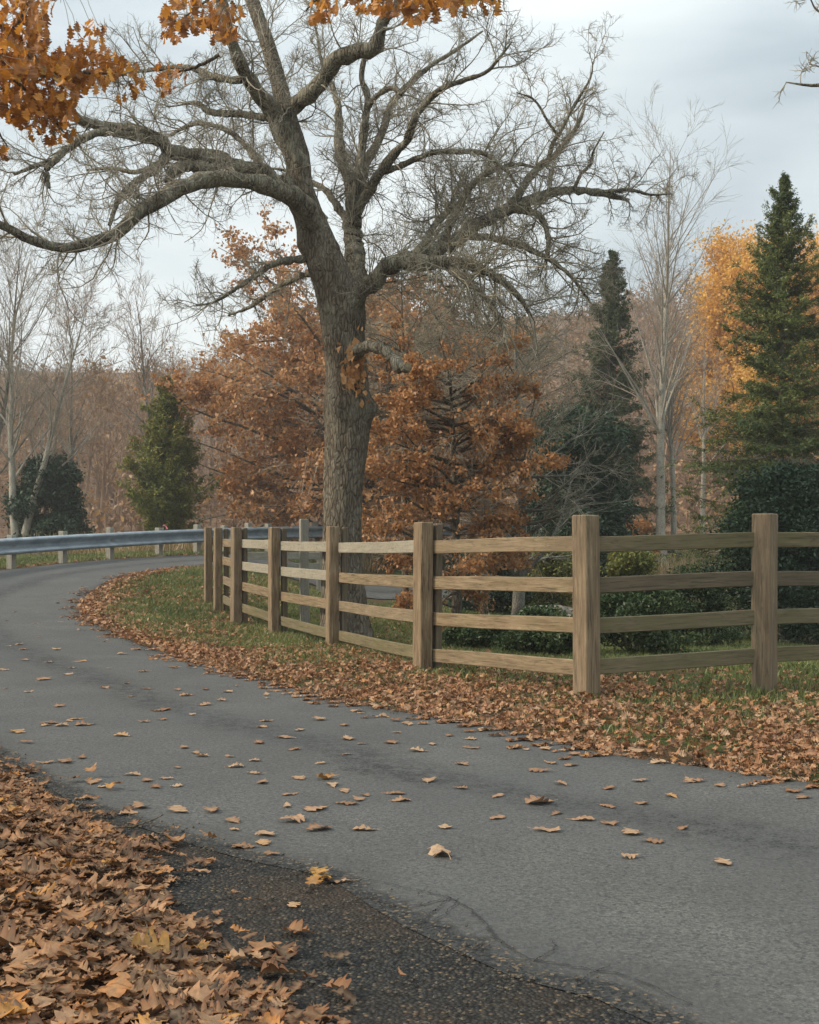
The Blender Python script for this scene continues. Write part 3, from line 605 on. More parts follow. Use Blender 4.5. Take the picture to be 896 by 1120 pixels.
def blob_bush(name, px, d, ytop, halfw, label, mat, n=16000, card=.07, cat='shrub', grp=None, lobes=26, ybase=None, asp=.5, flatn=.3, deep=None):
    x = (px - 448) * d / F; zg = float(H(x, d)); O = np.array([x, d, zg - .03]); ht = CH + (HY - ytop) * d / F - O[2]; Rw = halfw * d / F; dd = deep or min(Rw, 2.0)
    root = tag(empty(name, O), label, cat, grp)
    # stems
    m_ = 14; az = rng.uniform(0, 6.28, m_)
    P, Rr = grow(rng.normal(0, .06, (m_, 3)) * [1, 1, 0], np.stack([np.cos(az) * .6 * Rw / ht, np.sin(az) * .5 * dd / ht, np.ones(m_)], 1), np.full(m_, ht * .6), np.full(m_, .02 + .01 * ht), 6, .1, .05, .8)
    mk('stems', *tubes(P, Rr * .6, 5), M['oakbark'], root)
    u = rng.random(lobes); az = rng.uniform(0, 6.28, lobes); zc = (.08 + .78 * u) * ht; rr = np.sqrt(1 - (u * .92) ** 2) * rng.uniform(.25, .78, lobes)
    LC = np.stack([np.cos(az) * rr * Rw, np.sin(az) * rr * dd, zc], 1); LRd = rng.uniform(.2, .38, lobes) * min(Rw, ht)
    k = rng.integers(0, lobes, n); dr = norm(rng.normal(0, 1, (n, 3))); rad = LRd[k] * (rng.random(n) ** .35) * (1 + .18 * rng.normal(0, 1, n))
    C = LC[k] + dr * rad[:, None] * np.array([1.1, 1., .75]); C = C[C[:, 2] > .01]
    v, q, va = cards(C, card, asp, flatn)
    mk('foliage', v, q, M[mat], root, {'var': va})
    return root

def leafy_oak(name, px, d, ytop, halfw, label, mat, r=.16, nb=46, zlow=.5, card=.11, per=5, flatness=.93, n2=8, n3=5, yc=None, tip=1., keepz=None, mask=None, bark='greybark'):
    x = (px - 448) * d / F; zg = float(H(x, d)); O = np.array([x, d, zg - .05]); h = CH + (HY - ytop) * d / F - O[2]; Rw = halfw * d / F
    root = tag(empty(name, O), label, 'tree')
    P, Rr = grow(np.zeros((1, 3)), np.array([[0, 0, 1.]]), np.array([h * .95]), np.array([r]), 16, .035, .2, .9); Rr[:, 0] *= 1.4
    az = rng.uniform(0, 6.28, nb); fr = rng.random(nb); hz = zlow + (h * .88 - zlow) * fr
    ln = Rw * np.sin(np.pi * np.clip(.28 + .52 * fr, 0, 1)) ** .7 * rng.uniform(.6, 1.15, nb)
    cx = np.interp(hz, P[0, :, 2], P[0, :, 0]); cy = np.interp(hz, P[0, :, 2], P[0, :, 1])
    D = np.stack([np.cos(az), np.sin(az) * .8, .35 * fr + .12], 1)
    A1 = grow(np.stack([cx, cy, hz], 1), D, ln, .012 + ln * .009, 9, .09, -.012, .85)
    mk('trunk', *join([tubes(P, Rr, 12), tubes(*A1, 6)]), M[bark], root)
    S2 = kids(*A1, ln, n2, .2, 1, (30, 60), (.22, .42), .5, flat=flatness)
    A2 = grow(*S2[:3], np.clip(S2[3], .005, .02), 5, .12, .0, .7)
    S3 = kids(*A2, S2[2], n3, .15, 1, (25, 60), (.35, .7), .6, flat=flatness)
    A3 = grow(*S3[:3], np.full(len(S3[0]), .0045), 3, .13, .0, .4)
    mk('twigs', *join([tubes(*A2, 3), tubes(*A3, 3)]), M['twig'], root)
    Pp = A3[0]; N = len(Pp)
    keep = fld(Pp[:, -1, 0] * 1.0 + Pp[:, -1, 1] * .3, Pp[:, -1, 2] * 2.6 + .25 * Pp[:, -1, 0], 1.9, 5) > -.28
    if mask is not None: keep &= mask(Pp[:, -1] + O)
    Pp = Pp[keep]; N = len(Pp)
    pid = np.repeat(np.arange(N), per); t = rng.random(len(pid)) * 2.99; i = t.astype(int); f = (t - i)[:, None]
    C = Pp[pid, i] * (1 - f) + Pp[pid, i + 1] * f + rng.normal(0, card * .5, (len(pid), 3)); C[:, 2] -= card * .25
    v, q, va = cards(C, card, .62, .0)
    mk('foliage', v, q, M[mat], root, {'var': va})
    return root

# russet oaks: far one behind the guardrail, near one with the slim dark trunk
leafy_oak('russet_oak_tree', 372, 41, 325, 215, 'wide russet leaved oak with layered branches behind the big oak trunk', 'russet', .28, 110, .6, .15, 13, n2=12, n3=7, mask=lambda p: (p[:, 0] / p[:, 1] * F + 448 > 235) | (np.abs(HY - (p[:, 2] - CH) / p[:, 1] * F - 435) < 42), bark='oakbark')
leafy_oak('russet_oak_tree', 500, 20.8, 372, 120, 'lower russet leaved oak right of the big oak trunk, behind the wooden fence', 'russet', .10, 74, .35, .08, 10, n2=9, n3=6, bark='oakbark')
# slim dark trunked bare tree right of the oak, tangled crown
r_, lv_, O_ = bare_tree('bare_tree', 443, 21.9, 268, .08, 'slim dark trunked bare tree with tangled crown just right of the big oak', mat='oakbark', tmat='twigdark', n1=34, n2=9, n3=7, up=-.01, l1=.34, ang=(50, 85), tmin=.45, rmin=.004, w=.022, wb=.12)
r_, lv_, O_ = bare_tree('bare_tree', 566, 22, 330, .13, 'grey lichened tree with fine pale side branches behind the middle fence panel', mat='greybark', tmat='twig', n1=44, n2=8, n3=6, up=.02, l1=.36, ang=(45, 80), tmin=.15, rmin=.0042)
r_, lv_, O_ = bare_tree('bare_tree', 530, 24, 268, .075, 'dense bare grey tree with tangled twigs between slim trunk and lichened tree', mat='oakbark', tmat='twigdark', w=.015, wb=.12, n1=60, n2=9, n3=8, up=-.005, l1=.42, ang=(45, 85), tmin=.4, rmin=.0042)
# spruces
prof_conifer('spruce_tree', 850, 27, 190, 610, 142, 'tall green spruce rising on the right against yellow leaves', 'spruce', barkm='oakbark', dens=3.4, card=.085, droop=.45, pexp=.8, ragg=.42, asp=.26)
prof_conifer('spruce_tree', 662, 42, 272, 605, 88, 'dark pointed spruce behind the tangled bare branches, left of pale stems', 'farspruce', barkm='oakbark', dens=2.5, card=.12, droop=.4, pexp=.8, ragg=.42)
blob_bush('yew_tree', 632, 33, 430, 78, 'broad dark evergreen under the pointed spruce behind the corner post', 'yew', 42000, .12, 'tree', lobes=60)
blob_bush('yew_tree', 858, 19.5, 492, 98, 'dark dense evergreen in front of the tall spruce, behind the right fence posts', 'yew', 70000, .07, 'tree', lobes=80)
blob_bush('yew_tree', 52, 43, 492, 52, 'dark round evergreen behind the guardrail at the far left', 'yew', 34000, .15, 'tree', lobes=50)
prof_conifer('cedar_tree', 182, 38, 412, 600, 78, 'green cedar flecked with orange leaves behind the guardrail', 'cedar', dens=2.6, card=.13, droop=-.5, pexp=.78, first=.0, ragg=.42)
# bare trees left
bare_tree('bare_tree', 22, 42, 262, .20, 'pale forked bare tree at the far left behind the guardrail', stems=2, n1=24, n2=8, n3=7, l1=.4, rmin=.006, up=.09, mat='palebark', tmat='paletwig')
bare_tree('bare_tree', -35, 44, 235, .18, 'bare tree at the left edge reaching in with fine grey twigs', stems=2, n1=24, n2=8, n3=7, l1=.45, rmin=.006, up=.07, mat='greybark', tmat='paletwig')
bare_tree('bare_tree', 78, 52, 335, .12, 'slim brown twigged bare tree between dark evergreen and cedar', n1=34, n2=8, n3=7, l1=.36, rmin=.007, up=.1, tmat='browntwig')
bare_tree('bare_tree', 186, 55, 318, .15, 'bare tree rising behind the orange flecked cedar', n1=30, n2=8, n3=7, l1=.34, rmin=.007, up=.1, tmat='browntwig')
# tall pale poplar and neighbours
bare_tree('poplar_tree', 723, 40, 168, .17, 'tall pale straight bare poplar between dark spruce and yellow tree', mat='palebark', tmat='paletwig', n1=34, n2=7, n3=6, l1=.32, ang=(20, 40), up=.03, tmin=.3, rmin=.005, w=.012, wb=.028)
bare_tree('poplar_tree', 737, 43, 300, .12, 'shorter grey bare stem just right of the tall pale poplar', mat='palebark', tmat='paletwig', n1=44, n2=6, n3=5, l1=.3, ang=(18, 40), up=.03, tmin=.3, rmin=.005, w=.012, wb=.028)
bare_tree('poplar_tree', 768, 47, 380, .12, 'pale straight trunk at the left foot of the tall green spruce', mat='palebark', tmat='paletwig', n1=30, n2=6, n3=5, l1=.3, ang=(20, 40), up=.03, tmin=.4, rmin=.005, w=.012, wb=.028)
# yellow trees
def yellow_tree(px, d, ytop, hw, label, n, mat='yellow', card=.21, name='maple_tree', zlo=.12):
    x = (px - 448) * d / F; zg = float(H(x, d)); O = np.array([x, d, zg]); h = CH + (HY - ytop) * d / F - zg; Rw = hw * d / F
    root = tag(empty(name, O), label, 'tree')
    P, Rr = grow(np.zeros((3, 3)), np.array([[-.15, 0, 1.], [.12, .1, 1.], [0, -.1, 1]]), np.full(3, h * .9), np.full(3, .22), 12, .03, .1, .9)
    S1 = kids(P, Rr, np.full(3, h), 30, .15, .98, (35, 65), (.32, .5), .45, up=.2); A1 = grow(*S1[:3], np.maximum(S1[3], .02), 7, .1, .05, .85)
    mk('trunk', *join([tubes(P, Rr, 8), tubes(*A1, 5)]), M['greybark'], root)
    S2 = kids(*A1, S1[2], 9, .1, 1, (25, 60), (.35, .6), .5); A2 = grow(*S2[:3], np.full(len(S2[0]), .015), 4, .13, .02, .6)
    mk('twigs', *tubes(*A2, 3), M['browntwig'], root)
    k = rng.integers(0, len(A2[0]), n); t = rng.integers(0, 5, n)
    C = A2[0][k, t] + rng.normal(0, .42, (n, 3))
    C[:, 0] *= np.clip(Rw / np.percentile(np.abs(A2[0][..., 0]), 93), .3, 2)
    C = C[fld(C[:, 0], C[:, 2] * 1.2 + C[:, 1], .9, 3) > -.55]
    v, q, va = cards(C, card, .7, .0); mk('foliage', v, q, M[mat], root, {'var': va})
    return root
yellow_tree(832, 76, 280, 60, 'golden yellow tree glowing behind the tall green spruce', 75000)
yellow_tree(905, 80, 264, 60, 'orange yellow tree at the right edge behind the spruce', 50000)
yellow_tree(786, 86, 395, 30, 'smaller amber tree left of the golden tree, behind the poplar stems', 36000, card=.24)

# ------------------------------------------------------------------ far woods (stuff)
def far_wood(name, xr, yr, n, hr, leaffrac, seed, nb=40):
    X = rng.uniform(*xr, n); Y = yr[0] + (yr[1] - yr[0]) * rng.random(n) ** .8; Z = H(X, Y); h = rng.uniform(*hr, n)
    tl = np.interp(X / Y * F + 448, [0, 110, 250, 420, 600, 760, 1000], [.150, .150, .165, .18, .195, .222, .24]) * rng.uniform(.88, 1.02, n)
    h = np.minimum(h, np.maximum(tl * Y + CH - Z, .8 + rng.random(n)))
    S = np.stack([X, Y, Z - .1], 1)
    P, Rr = grow(S, np.tile([[0, 0, 1.]], (n, 1)), h, h * .009 + .03, 8, .03, .1, .9)
    S1 = kids(P, Rr, h, nb // 2, .22, 1, (20, 48), (.22, .42), .4, up=.2); A1 = grow(*S1[:3], np.maximum(S1[3], .022), 5, .09, .1, .6)
    S2 = kids(*A1, S1[2], 5, .2, 1, (20, 50), (.35, .7), .6); A2 = grow(*S2[:3], np.full(len(S2[0]), .02), 2, .1, .06, .4)
    parts = [tubes(P, Rr, 5), tubes(*A1, 3), tubes(*A2, 3)]
    o = mk(name, *join(parts), M['browntwig'], smooth=False)
    tag(o, 'hazy brown leafless woods covering the far hillside' if nb > 30 else 'brown leafless brush at the foot of the far hillside woods', 'woodland', kind='stuff')
    m_ = int(n * 60 * leaffrac); k = rng.integers(0, len(A2[0]), m_)
    C = A2[0][k, rng.integers(0, 3, m_)] + rng.normal(0, .5, (m_, 3))
    v, q, va = cards(C, .34, .7, 0)
    o2 = mk('foliage', v, q, M['farleaf'], o, {'var': va}, smooth=False)
    o2['kind'] = 'stuff'
    return o
far_wood('far_woodland', (-75, 5), (57, 235), 560, (7, 12.5), 1.5, 1)
far_wood('far_woodland', (0, 110), (68, 240), 600, (7, 13), 3.0, 2)
far_wood('hillside_brush', (-45, 60), (50, 110), 900, (1.5, 4.), .6, 3, 30)

# ------------------------------------------------------------------ shrubs behind the fence
for k, (px, d, yt, hw, lab, mat) in enumerate([
    (520, 15.5, 672, 42, 'low green shrub behind the middle fence panel, left one', 'shrub'),
    (596, 14.5, 662, 50, 'low dark green shrub behind the middle fence panel against corner post', 'shrub'),
    (692, 15, 628, 62, 'green shrub behind the panel right of the corner post', 'shrub'),
    (760, 17.5, 612, 52, 'taller dark green shrub between corner post and right post', 'shrub'),
    (690, 24, 585, 46, 'olive shrub behind the top rail right of the corner post', 'cedar'),
    (530, 27, 600, 60, 'low green bush under the russet leaves behind the fence', 'yew'),
    (700, 36, 560, 24, 'russet low bush at the foot of the pale poplar', 'russet'),
    (600, 28, 585, 50, 'mixed green bush behind the top rail left of the corner post', 'cedar')]):
    blob_bush('shrub', px, d, yt, hw, lab, mat, 15000, .055 if d < 20 else .09, lobes=34)

def rock(px, py, d, s, label):
    C = np.array([(px - 448) * d / F, d, float(H((px - 448) * d / F, d)) + s * .2])
    u = np.linspace(0, 2 * np.pi, 15)[:-1]; vv = np.linspace(0, np.pi, 9); U_, V_ = np.meshgrid(u, vv)
    r = 1 + .18 * np.sin(3 * U_ + px) * np.sin(V_) + .12 * np.sin(5 * U_ + 2 * V_) + .06 * rng.normal(0, 1, U_.shape); r[0] = r[0, 0]; r[-1] = r[-1, 0]
    Vx = np.stack([r * np.sin(V_) * np.cos(U_) * s * 1.5, r * np.sin(V_) * np.sin(U_) * s, r * np.cos(V_) * s * .6], -1)
    i = np.arange(9 * 14).reshape(9, 14); j = np.roll(i, -1, 1)
    o = mk('boulder', Vx, np.stack([i[:-1], i[1:], j[1:], j[:-1]], -1).reshape(-1, 4), M['rock'], smooth=False); o.location = C
    tag(o, label, 'rock')
rock(552, 672, 22, .22, 'pale flat boulder on the ground behind the middle fence panel'); rock(602, 668, 25, .5, 'larger brown boulder beside grey trunk, behind the middle fence panel')
rock(620, 668, 24, .34, 'brown boulder nearest the corner post, behind the middle fence panel')

# ------------------------------------------------------------------ wooden fence
def box(L, Wd, Ht, seg=1, bev=.008, warp=0.):
    """box along X length L centred, bevelled, UV along the grain (X). returns V, faces list, uv"""
    b = bev; prof = np.array([(-Wd / 2 + b, -Ht / 2), (Wd / 2 - b, -Ht / 2), (Wd / 2, -Ht / 2 + b), (Wd / 2, Ht / 2 - b), (Wd / 2 - b, Ht / 2), (-Wd / 2 + b, Ht / 2), (-Wd / 2, Ht / 2 - b), (-Wd / 2, -Ht / 2 + b)])
    per = np.concatenate([[0], np.cumsum(np.linalg.norm(np.diff(np.vstack([prof, prof[:1]]), axis=0), axis=1))])
    xs = np.linspace(-L / 2, L / 2, seg + 1); xs = np.concatenate([[xs[0]], [xs[0] + b], xs[1:-1], [xs[-1] - b], [xs[-1]]])
    sc = np.ones(len(xs)); 
    V, UV = [], []
    ph = rng.uniform(0, 6)
    for i, x in enumerate(xs):
        p = prof.copy()
        if i in (0, len(xs) - 1): p = p * np.array([(Wd - 2 * b) / Wd, (Ht - 2 * b) / Ht])
        p = p + warp * np.array([np.sin(x * 2.1 + ph), np.cos(x * 1.7 + ph)]) + rng.normal(0, warp * .12, p.shape)
        for j in range(8): V.append((x, *p[j])); UV.append((x, per[j]))
    V = np.array(V); n = len(xs)
    i = np.arange(n * 8).reshape(n, 8); j = np.roll(i, -1, 1)
    Qd = np.stack([i[:-1], j[:-1], j[1:], i[1:]], -1).reshape(-1, 4)
    return V, [Qd, i[0][None, ::-1], i[-1][None]], np.array(UV) + rng.uniform(0, 50, 2)
def placebox(name, A, B, Wd, Ht, mat, parent, seg=8, warp=.0045, bev=.006, crown=0., org=np.zeros(3)):
    """board from A to B (3d), Wd horizontal thickness, Ht vertical height"""
    A = np.asarray(A, float); B = np.asarray(B, float); T = B - A; L = np.linalg.norm(T); T /= L
    up = np.array([0, 0, 1.]); S = np.cross(up, T); S /= np.linalg.norm(S); Un = np.cross(T, S)
    V, Fs, uv = box(L, Wd, Ht, seg, bev, warp)
    Vw = (A + B) / 2 + V[:, :1] * T + V[:, 1:2] * S + V[:, 2:] * Un
    return mk(name, Vw - org, Fs, mat, parent, uv=uv, smooth=False)
def post(name, x, y, z0, z1, wa, wb, ang, mat, parent, crown=.012, org=np.zeros(3)):
    L = z1 - z0; V, Fs, uv = box(L, wa, wb, 10, .009, .0035)
    top = V[:, 0] > L / 2 - .02; V[top, 0] += crown * (1 - (V[top, 1] / (wa / 2)) ** 2) * 1.0
    c, s = np.cos(ang), np.sin(ang)
    lean = rng.normal(0, .006, 2)
    xx, yy, zz_ = V[:, 1], V[:, 2], V[:, 0] + L / 2
    Vw = np.stack([x + c * xx - s * yy + lean[0] * zz_, y + s * xx + c * yy + lean[1] * zz_, z0 + zz_], 1)
    return mk(name, Vw - org, Fs, mat, parent, uv=uv, smooth=False)

# px, depth, ytop, [rail centre ys left side], [rail centre ys right side], angle mode
def gd(px, yb):
    g = G(px, yb); return g
FP = [  # px, ybase, ytop, rails
 (228, 661, 577, [592, 610, 629, 647]), (238, 670, 577.5, [593, 613, 634, 655]), (258, 684, 577, [594.5, 618.5, 641.5, 664.5]), (300, 695, 577, [596.7, 624.5, 651.5, 679]),
 (363, 708, 576, [599, 631.5, 663, 695]), (462, 735, 571.5, [598, 638, 677, 717]), (641.5, 764, 563.5, [595, 640, 685, 730.3]), (836, 756, 562, [590.5, 633, 675, 716])]
pts = []
for px, yb, yt, rl in FP:
    g = gd(px, yb); d = g[1]; pts.append((g[0], d, CH + (HY - yt) * d / F, [CH + (HY - y) * d / F for y in rl]))
pts.append((5.75, 11.3, pts[-1][2] - .02, [z + .0 for z in pts[-1][3]])); pts.append((8.3, 12.6, pts[-1][2], [z for z in pts[-1][3]]))
FO = np.array([pts[6][0], pts[6][1], 0.])
fence = tag(empty('wooden_fence', FO), 'weathered four rail wooden paddock fence curving along the road verge', 'fence')
n = len(pts)
for i, (x, y, zt, zr) in enumerate(pts):
    pv = pts[max(i - 1, 0)]; nx_ = pts[min(i + 1, n - 1)]
    ang = math.atan2(nx_[1] - pv[1], nx_[0] - pv[0])
    z0 = float(H(x, y)) - .25
    if i <= 5:
        sw = .135 if i > 2 else .13
        a2 = math.atan2(nx_[1] - y, nx_[0] - x) if i else ang
        if i == 5: a2 = math.atan2(y - pv[1], x - pv[0]) + .12
        post('post', x, y, z0, zt, .2 if i > 3 else .17, sw, a2, M['post'], fence, org=FO)
        s_, c_ = math.sin(a2), math.cos(a2)
        off = sw / 2 + .045 + .04           # batten on the field side (left of travel direction)
        post('batten', x - s_ * off + c_ * .03, y + c_ * off + s_ * .03, z0, zt - .015, .1, .075, a2, M['batten'], fence, org=FO)
    elif i == 6: post('post', x, y, z0, zt, .172, .165, math.atan2(1.46, -9.85) + R_(45) + 1.5708, M['post'], fence, .006, FO)
    else: post('post', x, y, z0, zt, .2, .17, math.atan2(-x, y) * -1 + R_(38) if i == 7 else ang + .3, M['post'], fence, .006, FO)
for i in range(n - 1):
    a, b = pts[i], pts[i + 1]
    dx, dy = b[0] - a[0], b[1] - a[1]; L = math.hypot(dx, dy); ux, uy = dx / L, dy / L; nxx, nyy = -uy, ux
    offa = .09 if i <= 5 else 0.; offb = .09 if i + 1 <= 5 else 0.
    ea = -.0 if i <= 5 else .05; eb = 0. if i + 1 <= 5 else .05
    for k in range(4):
        A = np.array([a[0] + nxx * offa + ux * ea, a[1] + nyy * offa + uy * ea, a[3][k]]); B = np.array([b[0] + nxx * offb - ux * eb, b[1] + nyy * offb - uy * eb, b[3][k]])
        A[2] += rng.normal(0, .003); B[2] += rng.normal(0, .003)
        if i <= 5: A[:2] += np.array([ux, uy]) * .002
        mt = 'rail'
        if i in (2, 3) and k < 2: mt = 'railgrey'
        elif i == 4 and k == 0: mt = 'railgrey'
        elif k == 3: mt = 'railgreen' if i != 5 else 'rail'
        if i >= 6: mt = 'railgreen' if k in (0, 2, 3) else 'batten'  # right run: darker mossy and batten wood, its shaded look put into colour
        o = placebox('rail', A, B, .038, .132 if i > 3 else .14, M[mt], fence, org=FO)

# grey two rail fence and single post beyond
g = W(334, 677, 18.3); 
p0 = post('fence_post', g[0], 18.3, float(H(g[0], 18.3)) - .2, CH + 32 * 18.3 / F, .13, .11, .3, M['greywood'], None)
tag(p0, 'lone grey weathered post standing on the lawn left of the oak trunk', 'post')
FO2 = np.array([W(300, 600, 30)[0], 30., float(H(W(300, 600, 30)[0], 29.))])
f2 = tag(empty('roadside_fence', FO2), 'small grey two rail fence beside the bend, seen between the wooden posts', 'fence')
q_ = [(262, 28.2), (306, 28.6), (349, 29.0)]
for px, d in q_:
    x = (px - 448) * d / F; post('post', x, d, float(H(x, d)) - .1, CH - 2 * d / F, .12, .12, .1, M['greywood'], f2, org=FO2)
for (pa, da), (pb, db) in zip(q_[:-1], q_[1:]):
    for yc in (608, 619.5): placebox('rail', W(pa, yc, da - .09), W(pb, yc, db - .09), .04, .17, M['greywood'], f2, org=FO2)

# ------------------------------------------------------------------ guardrail
gp = [(-330, 21.5, 606, 640), (-150, 23.6, 597, 625), (-60, 25.2, 591, 614.5), (0, 27, 587.5, 609.5), (60, 28.7, 584, 605), (120, 30.5, 581, 601), (170, 32.2, 579, 597.5), (223, 34, 577.2, 594.5), (285, 36, 576.7, 590), (350, 38, 575.5, 588.5), (440, 40, 574, 587), (600, 43, 573, 585)]
GA = np.array([[*W(px, (a + b) / 2, d), (b - a) * d / F] for px, d, a, b in gp])
GS = spline(GA, 200); T = norm(np.gradient(GS[:, :3], axis=0)); Nn = norm(np.cross(T, [0, 0, 1.]))
GO = np.array([GS[70, 0], GS[70, 1], float(H(GS[70, 0], GS[70, 1]))])
gr = tag(empty('guardrail', GO), 'galvanised steel guardrail on wooden posts along the outside of the bend', 'guardrail')
prof = [(-.035, .5), (.0, .5), (.045, .42), (.05, .33), (.04, .26), (-.03, .12), (-.04, .0), (-.03, -.12), (.04, -.26), (.05, -.33), (.045, -.42), (.0, -.5), (-.035, -.5)]
hgt = .38
V = []
for o_, z_ in prof: V.append(GS[:, :3] + Nn * (o_ * 1.9) + np.array([0, 0, 1.]) * (z_ * hgt))
for o_, z_ in prof[::-1]: V.append(GS[:, :3] + Nn * (o_ * 1.9 - .006) + np.array([0, 0, 1.]) * (z_ * hgt))
V = np.stack(V, 1); k_ = V.shape[1]; i = np.arange(200 * k_).reshape(200, k_); j = np.roll(i, -1, 1)
mk('beam', V - GO, np.stack([i[:-1], j[:-1], j[1:], i[1:]], -1).reshape(-1, 4), M['steel'], gr, smooth=True)
for px in [-200, -120, -35, 20, 73, 127, 179, 221, 248, 275, 296, 349, 400]:
    sp = GS[:, 0] / GS[:, 1] * F + 448; k = int(np.argmin(np.abs(sp - px))); c = GS[k, :3] - Nn[k] * .15
    z0 = float(H(c[0], c[1])) - .3
    up_ = rng.uniform(.06, .15)
    post('post', c[0], c[1], z0, c[2] + hgt / 2 + up_, .16, .16, math.atan2(T[k, 1], T[k, 0]), M['greywood'], gr, .02, GO)
    if abs(px - 127) > 500: pass
# splice plates with bolts
for px in (-60, 73, 174, 262, 330):
    sp = GS[:, 0] / GS[:, 1] * F + 448; k = int(np.argmin(np.abs(sp - px)))
    V = np.stack([GS[k - 1:k + 2, :3] + Nn[k - 1:k + 2] * (o_ * 1.9 + .006) + np.array([0, 0, 1.]) * (z_ * hgt) for o_, z_ in prof[1:-1]], 1)
    i = np.arange(3 * 11).reshape(3, 11); mk('splice_plate', V - GO, np.stack([i[:-1, :-1], i[:-1, 1:], i[1:, 1:], i[1:, :-1]], -1).reshape(-1, 4), M['steel'], gr)
    Bv, Bf = [], []
# pink marker ribbon on a guardrail post
sp = GS[:, 0] / GS[:, 1] * F + 448; k = int(np.argmin(np.abs(sp - 177))); c = GS[k, :3]
rb_ = np.array([[0, 0, .16], [.07, 0, .2], [.16, .02, .12], [.22, .03, -.02], [.18, .03, -.04], [.12, .02, .06], [.05, 0, .12], [0, 0, .08]])
rbv = (np.vstack([rb_, rb_ + [0, .012, 0]])) * .6 + [0, 0, .08]
o = mk('marker_ribbon', rbv, [np.array([[0, 1, 6, 7], [1, 2, 5, 6], [2, 3, 4, 5], [15, 14, 9, 8], [14, 13, 10, 9], [13, 12, 11, 10]]), np.array([[i, (i + 1) % 8, (i + 1) % 8 + 8, i + 8] for i in range(8)])], M['ribbon'])
o.location = c - Nn[k] * .02 + [0, 0, hgt / 2 - .02]; tag(o, 'small pink marker ribbon fluttering on a guardrail post before the cedar', 'ribbon')

# ------------------------------------------------------------------ leaves on the verge and on the left bank
VERGE = np.vstack([INN[:200], [(-2, 33), (12, 20), (9, 12.5), (8, 4)]])
fl = np.array([(p[0], p[1]) for p in pts])
def sample(n, x0, x1, y0, y1): return rng.uniform(x0, x1, n), rng.uniform(y0, y1, n)
def side_right(x, y):   # beyond inner edge
    return ~pip(x, y, ROADPOLY) & pip(x, y, np.vstack([INN[:185], [(-3, 28.5), (14, 28.5), (14, 2)]]))
# near verge leaves (lobed)
x, y = sample(84000, -7, 5.2, 5.2, 16); m = side_right(x, y)
x, y = x[m], y[m]; de = pdist(x, y, INN[:190]); df = pdist(x, y, fl)
nse = fld(x, y, 2.2, 1)
dens = np.clip(1.15 - .28 * de + .0 * df, .12, 1) * (.75 + .5 * nse) * np.where(y > 11.5, .8, 1.) ; dens = np.where((x < -.8) & (de > .7), dens * .5, dens)
inside = (x > 0.3) & (de > 2.6); dens = np.where(inside, dens * np.where(y < 12, .85, .35), dens)
m = (rng.random(len(x)) < dens) & (np.abs((x) / y) < .42); x, y, de = x[m], y[m], de[m]
hz = H(x, y) + .012 + rng.random(len(x)) * .05 * np.clip(de / .5, .15, 1)
v, q, va, rb = lobed(np.stack([x, y, hz], 1), .062, .4, .8)
v2, q2, va2, rb2 = None, None, None, None
allV, allQ, allA, allB, o_ = [v.reshape(-1, 3)], [q], [va], [rb], v.reshape(-1, 3).shape[0]
x, y = sample(60000, -9, 1, 14, 28); m = side_right(x, y); x, y = x[m], y[m]; de = pdist(x, y, INN[:190])
dens = np.clip(1.3 - .75 * de, .5, 1) * (.75 + .6 * fld(x, y, 1.8, 1)); dens = np.where(x > -2.5, dens * .5, dens)
m = rng.random(len(x)) < dens; x, y, de = x[m], y[m], de[m]
v, q, va, rb = lobed(np.stack([x, y, H(x, y) + .015 + rng.random(len(x)) * .035], 1), .09, .45, .7, T1.reshape(-1, 3), LQ1)
allV.append(v.reshape(-1, 3)); allQ.append(q + o_); allA.append(va); allB.append(rb); o_ += len(allV[-1])
# thin spread on the asphalt edge
k = rng.integers(0, 190, 2600); off = -np.abs(rng.normal(0, .16, 2600)); T2 = norm(np.gradient(INN, axis=0)); N2 = np.stack([-T2[:, 1], T2[:, 0]], 1)
cpt = INN[k] - N2[k] * off[:, None] * (-1); 
cin = INN[k] + (OUT[k] - INN[k]) * (np.abs(off) / np.linalg.norm(OUT[k] - INN[k], axis=1))[:, None]
m = fld(cin[:, 0], cin[:, 1], 2.5, 8) > -.2; cin = cin[m]
v, q, va, rb = lobed(np.column_stack([cin, roadz(cin[:, 0], cin[:, 1]) + .008]), .075, .12, .5)
allV.append(v.reshape(-1, 3)); allQ.append(q + o_); allA.append(va); allB.append(rb); o_ += len(allV[-1])
# patches on lawn beyond fence & strip by guardrail
x, y = sample(9000, -12, -3.5, 24, 39); po = ~pip(x, y, ROADPOLY); d1 = pdist(x, y, OUT[100:]); m = po & (d1 < .5) & (y > 22); x, y = x[m], y[m]
v, q, va, rb = lobed(np.stack([x, y, H(x, y) + .02], 1), .12, .4, .6, T1.reshape(-1, 3), LQ1)
allV.append(v.reshape(-1, 3)); allQ.append(q + o_); allA.append(va); allB.append(rb)
tag(mk('verge_leaves', np.vstack(allV), np.vstack(allQ), M['gleaf'], attrs={'var': np.concatenate(allA), 'rib': np.concatenate(allB)}), 'thick drift of brown fallen leaves on the grass verge under the fence', 'fallen leaves', kind='stuff')

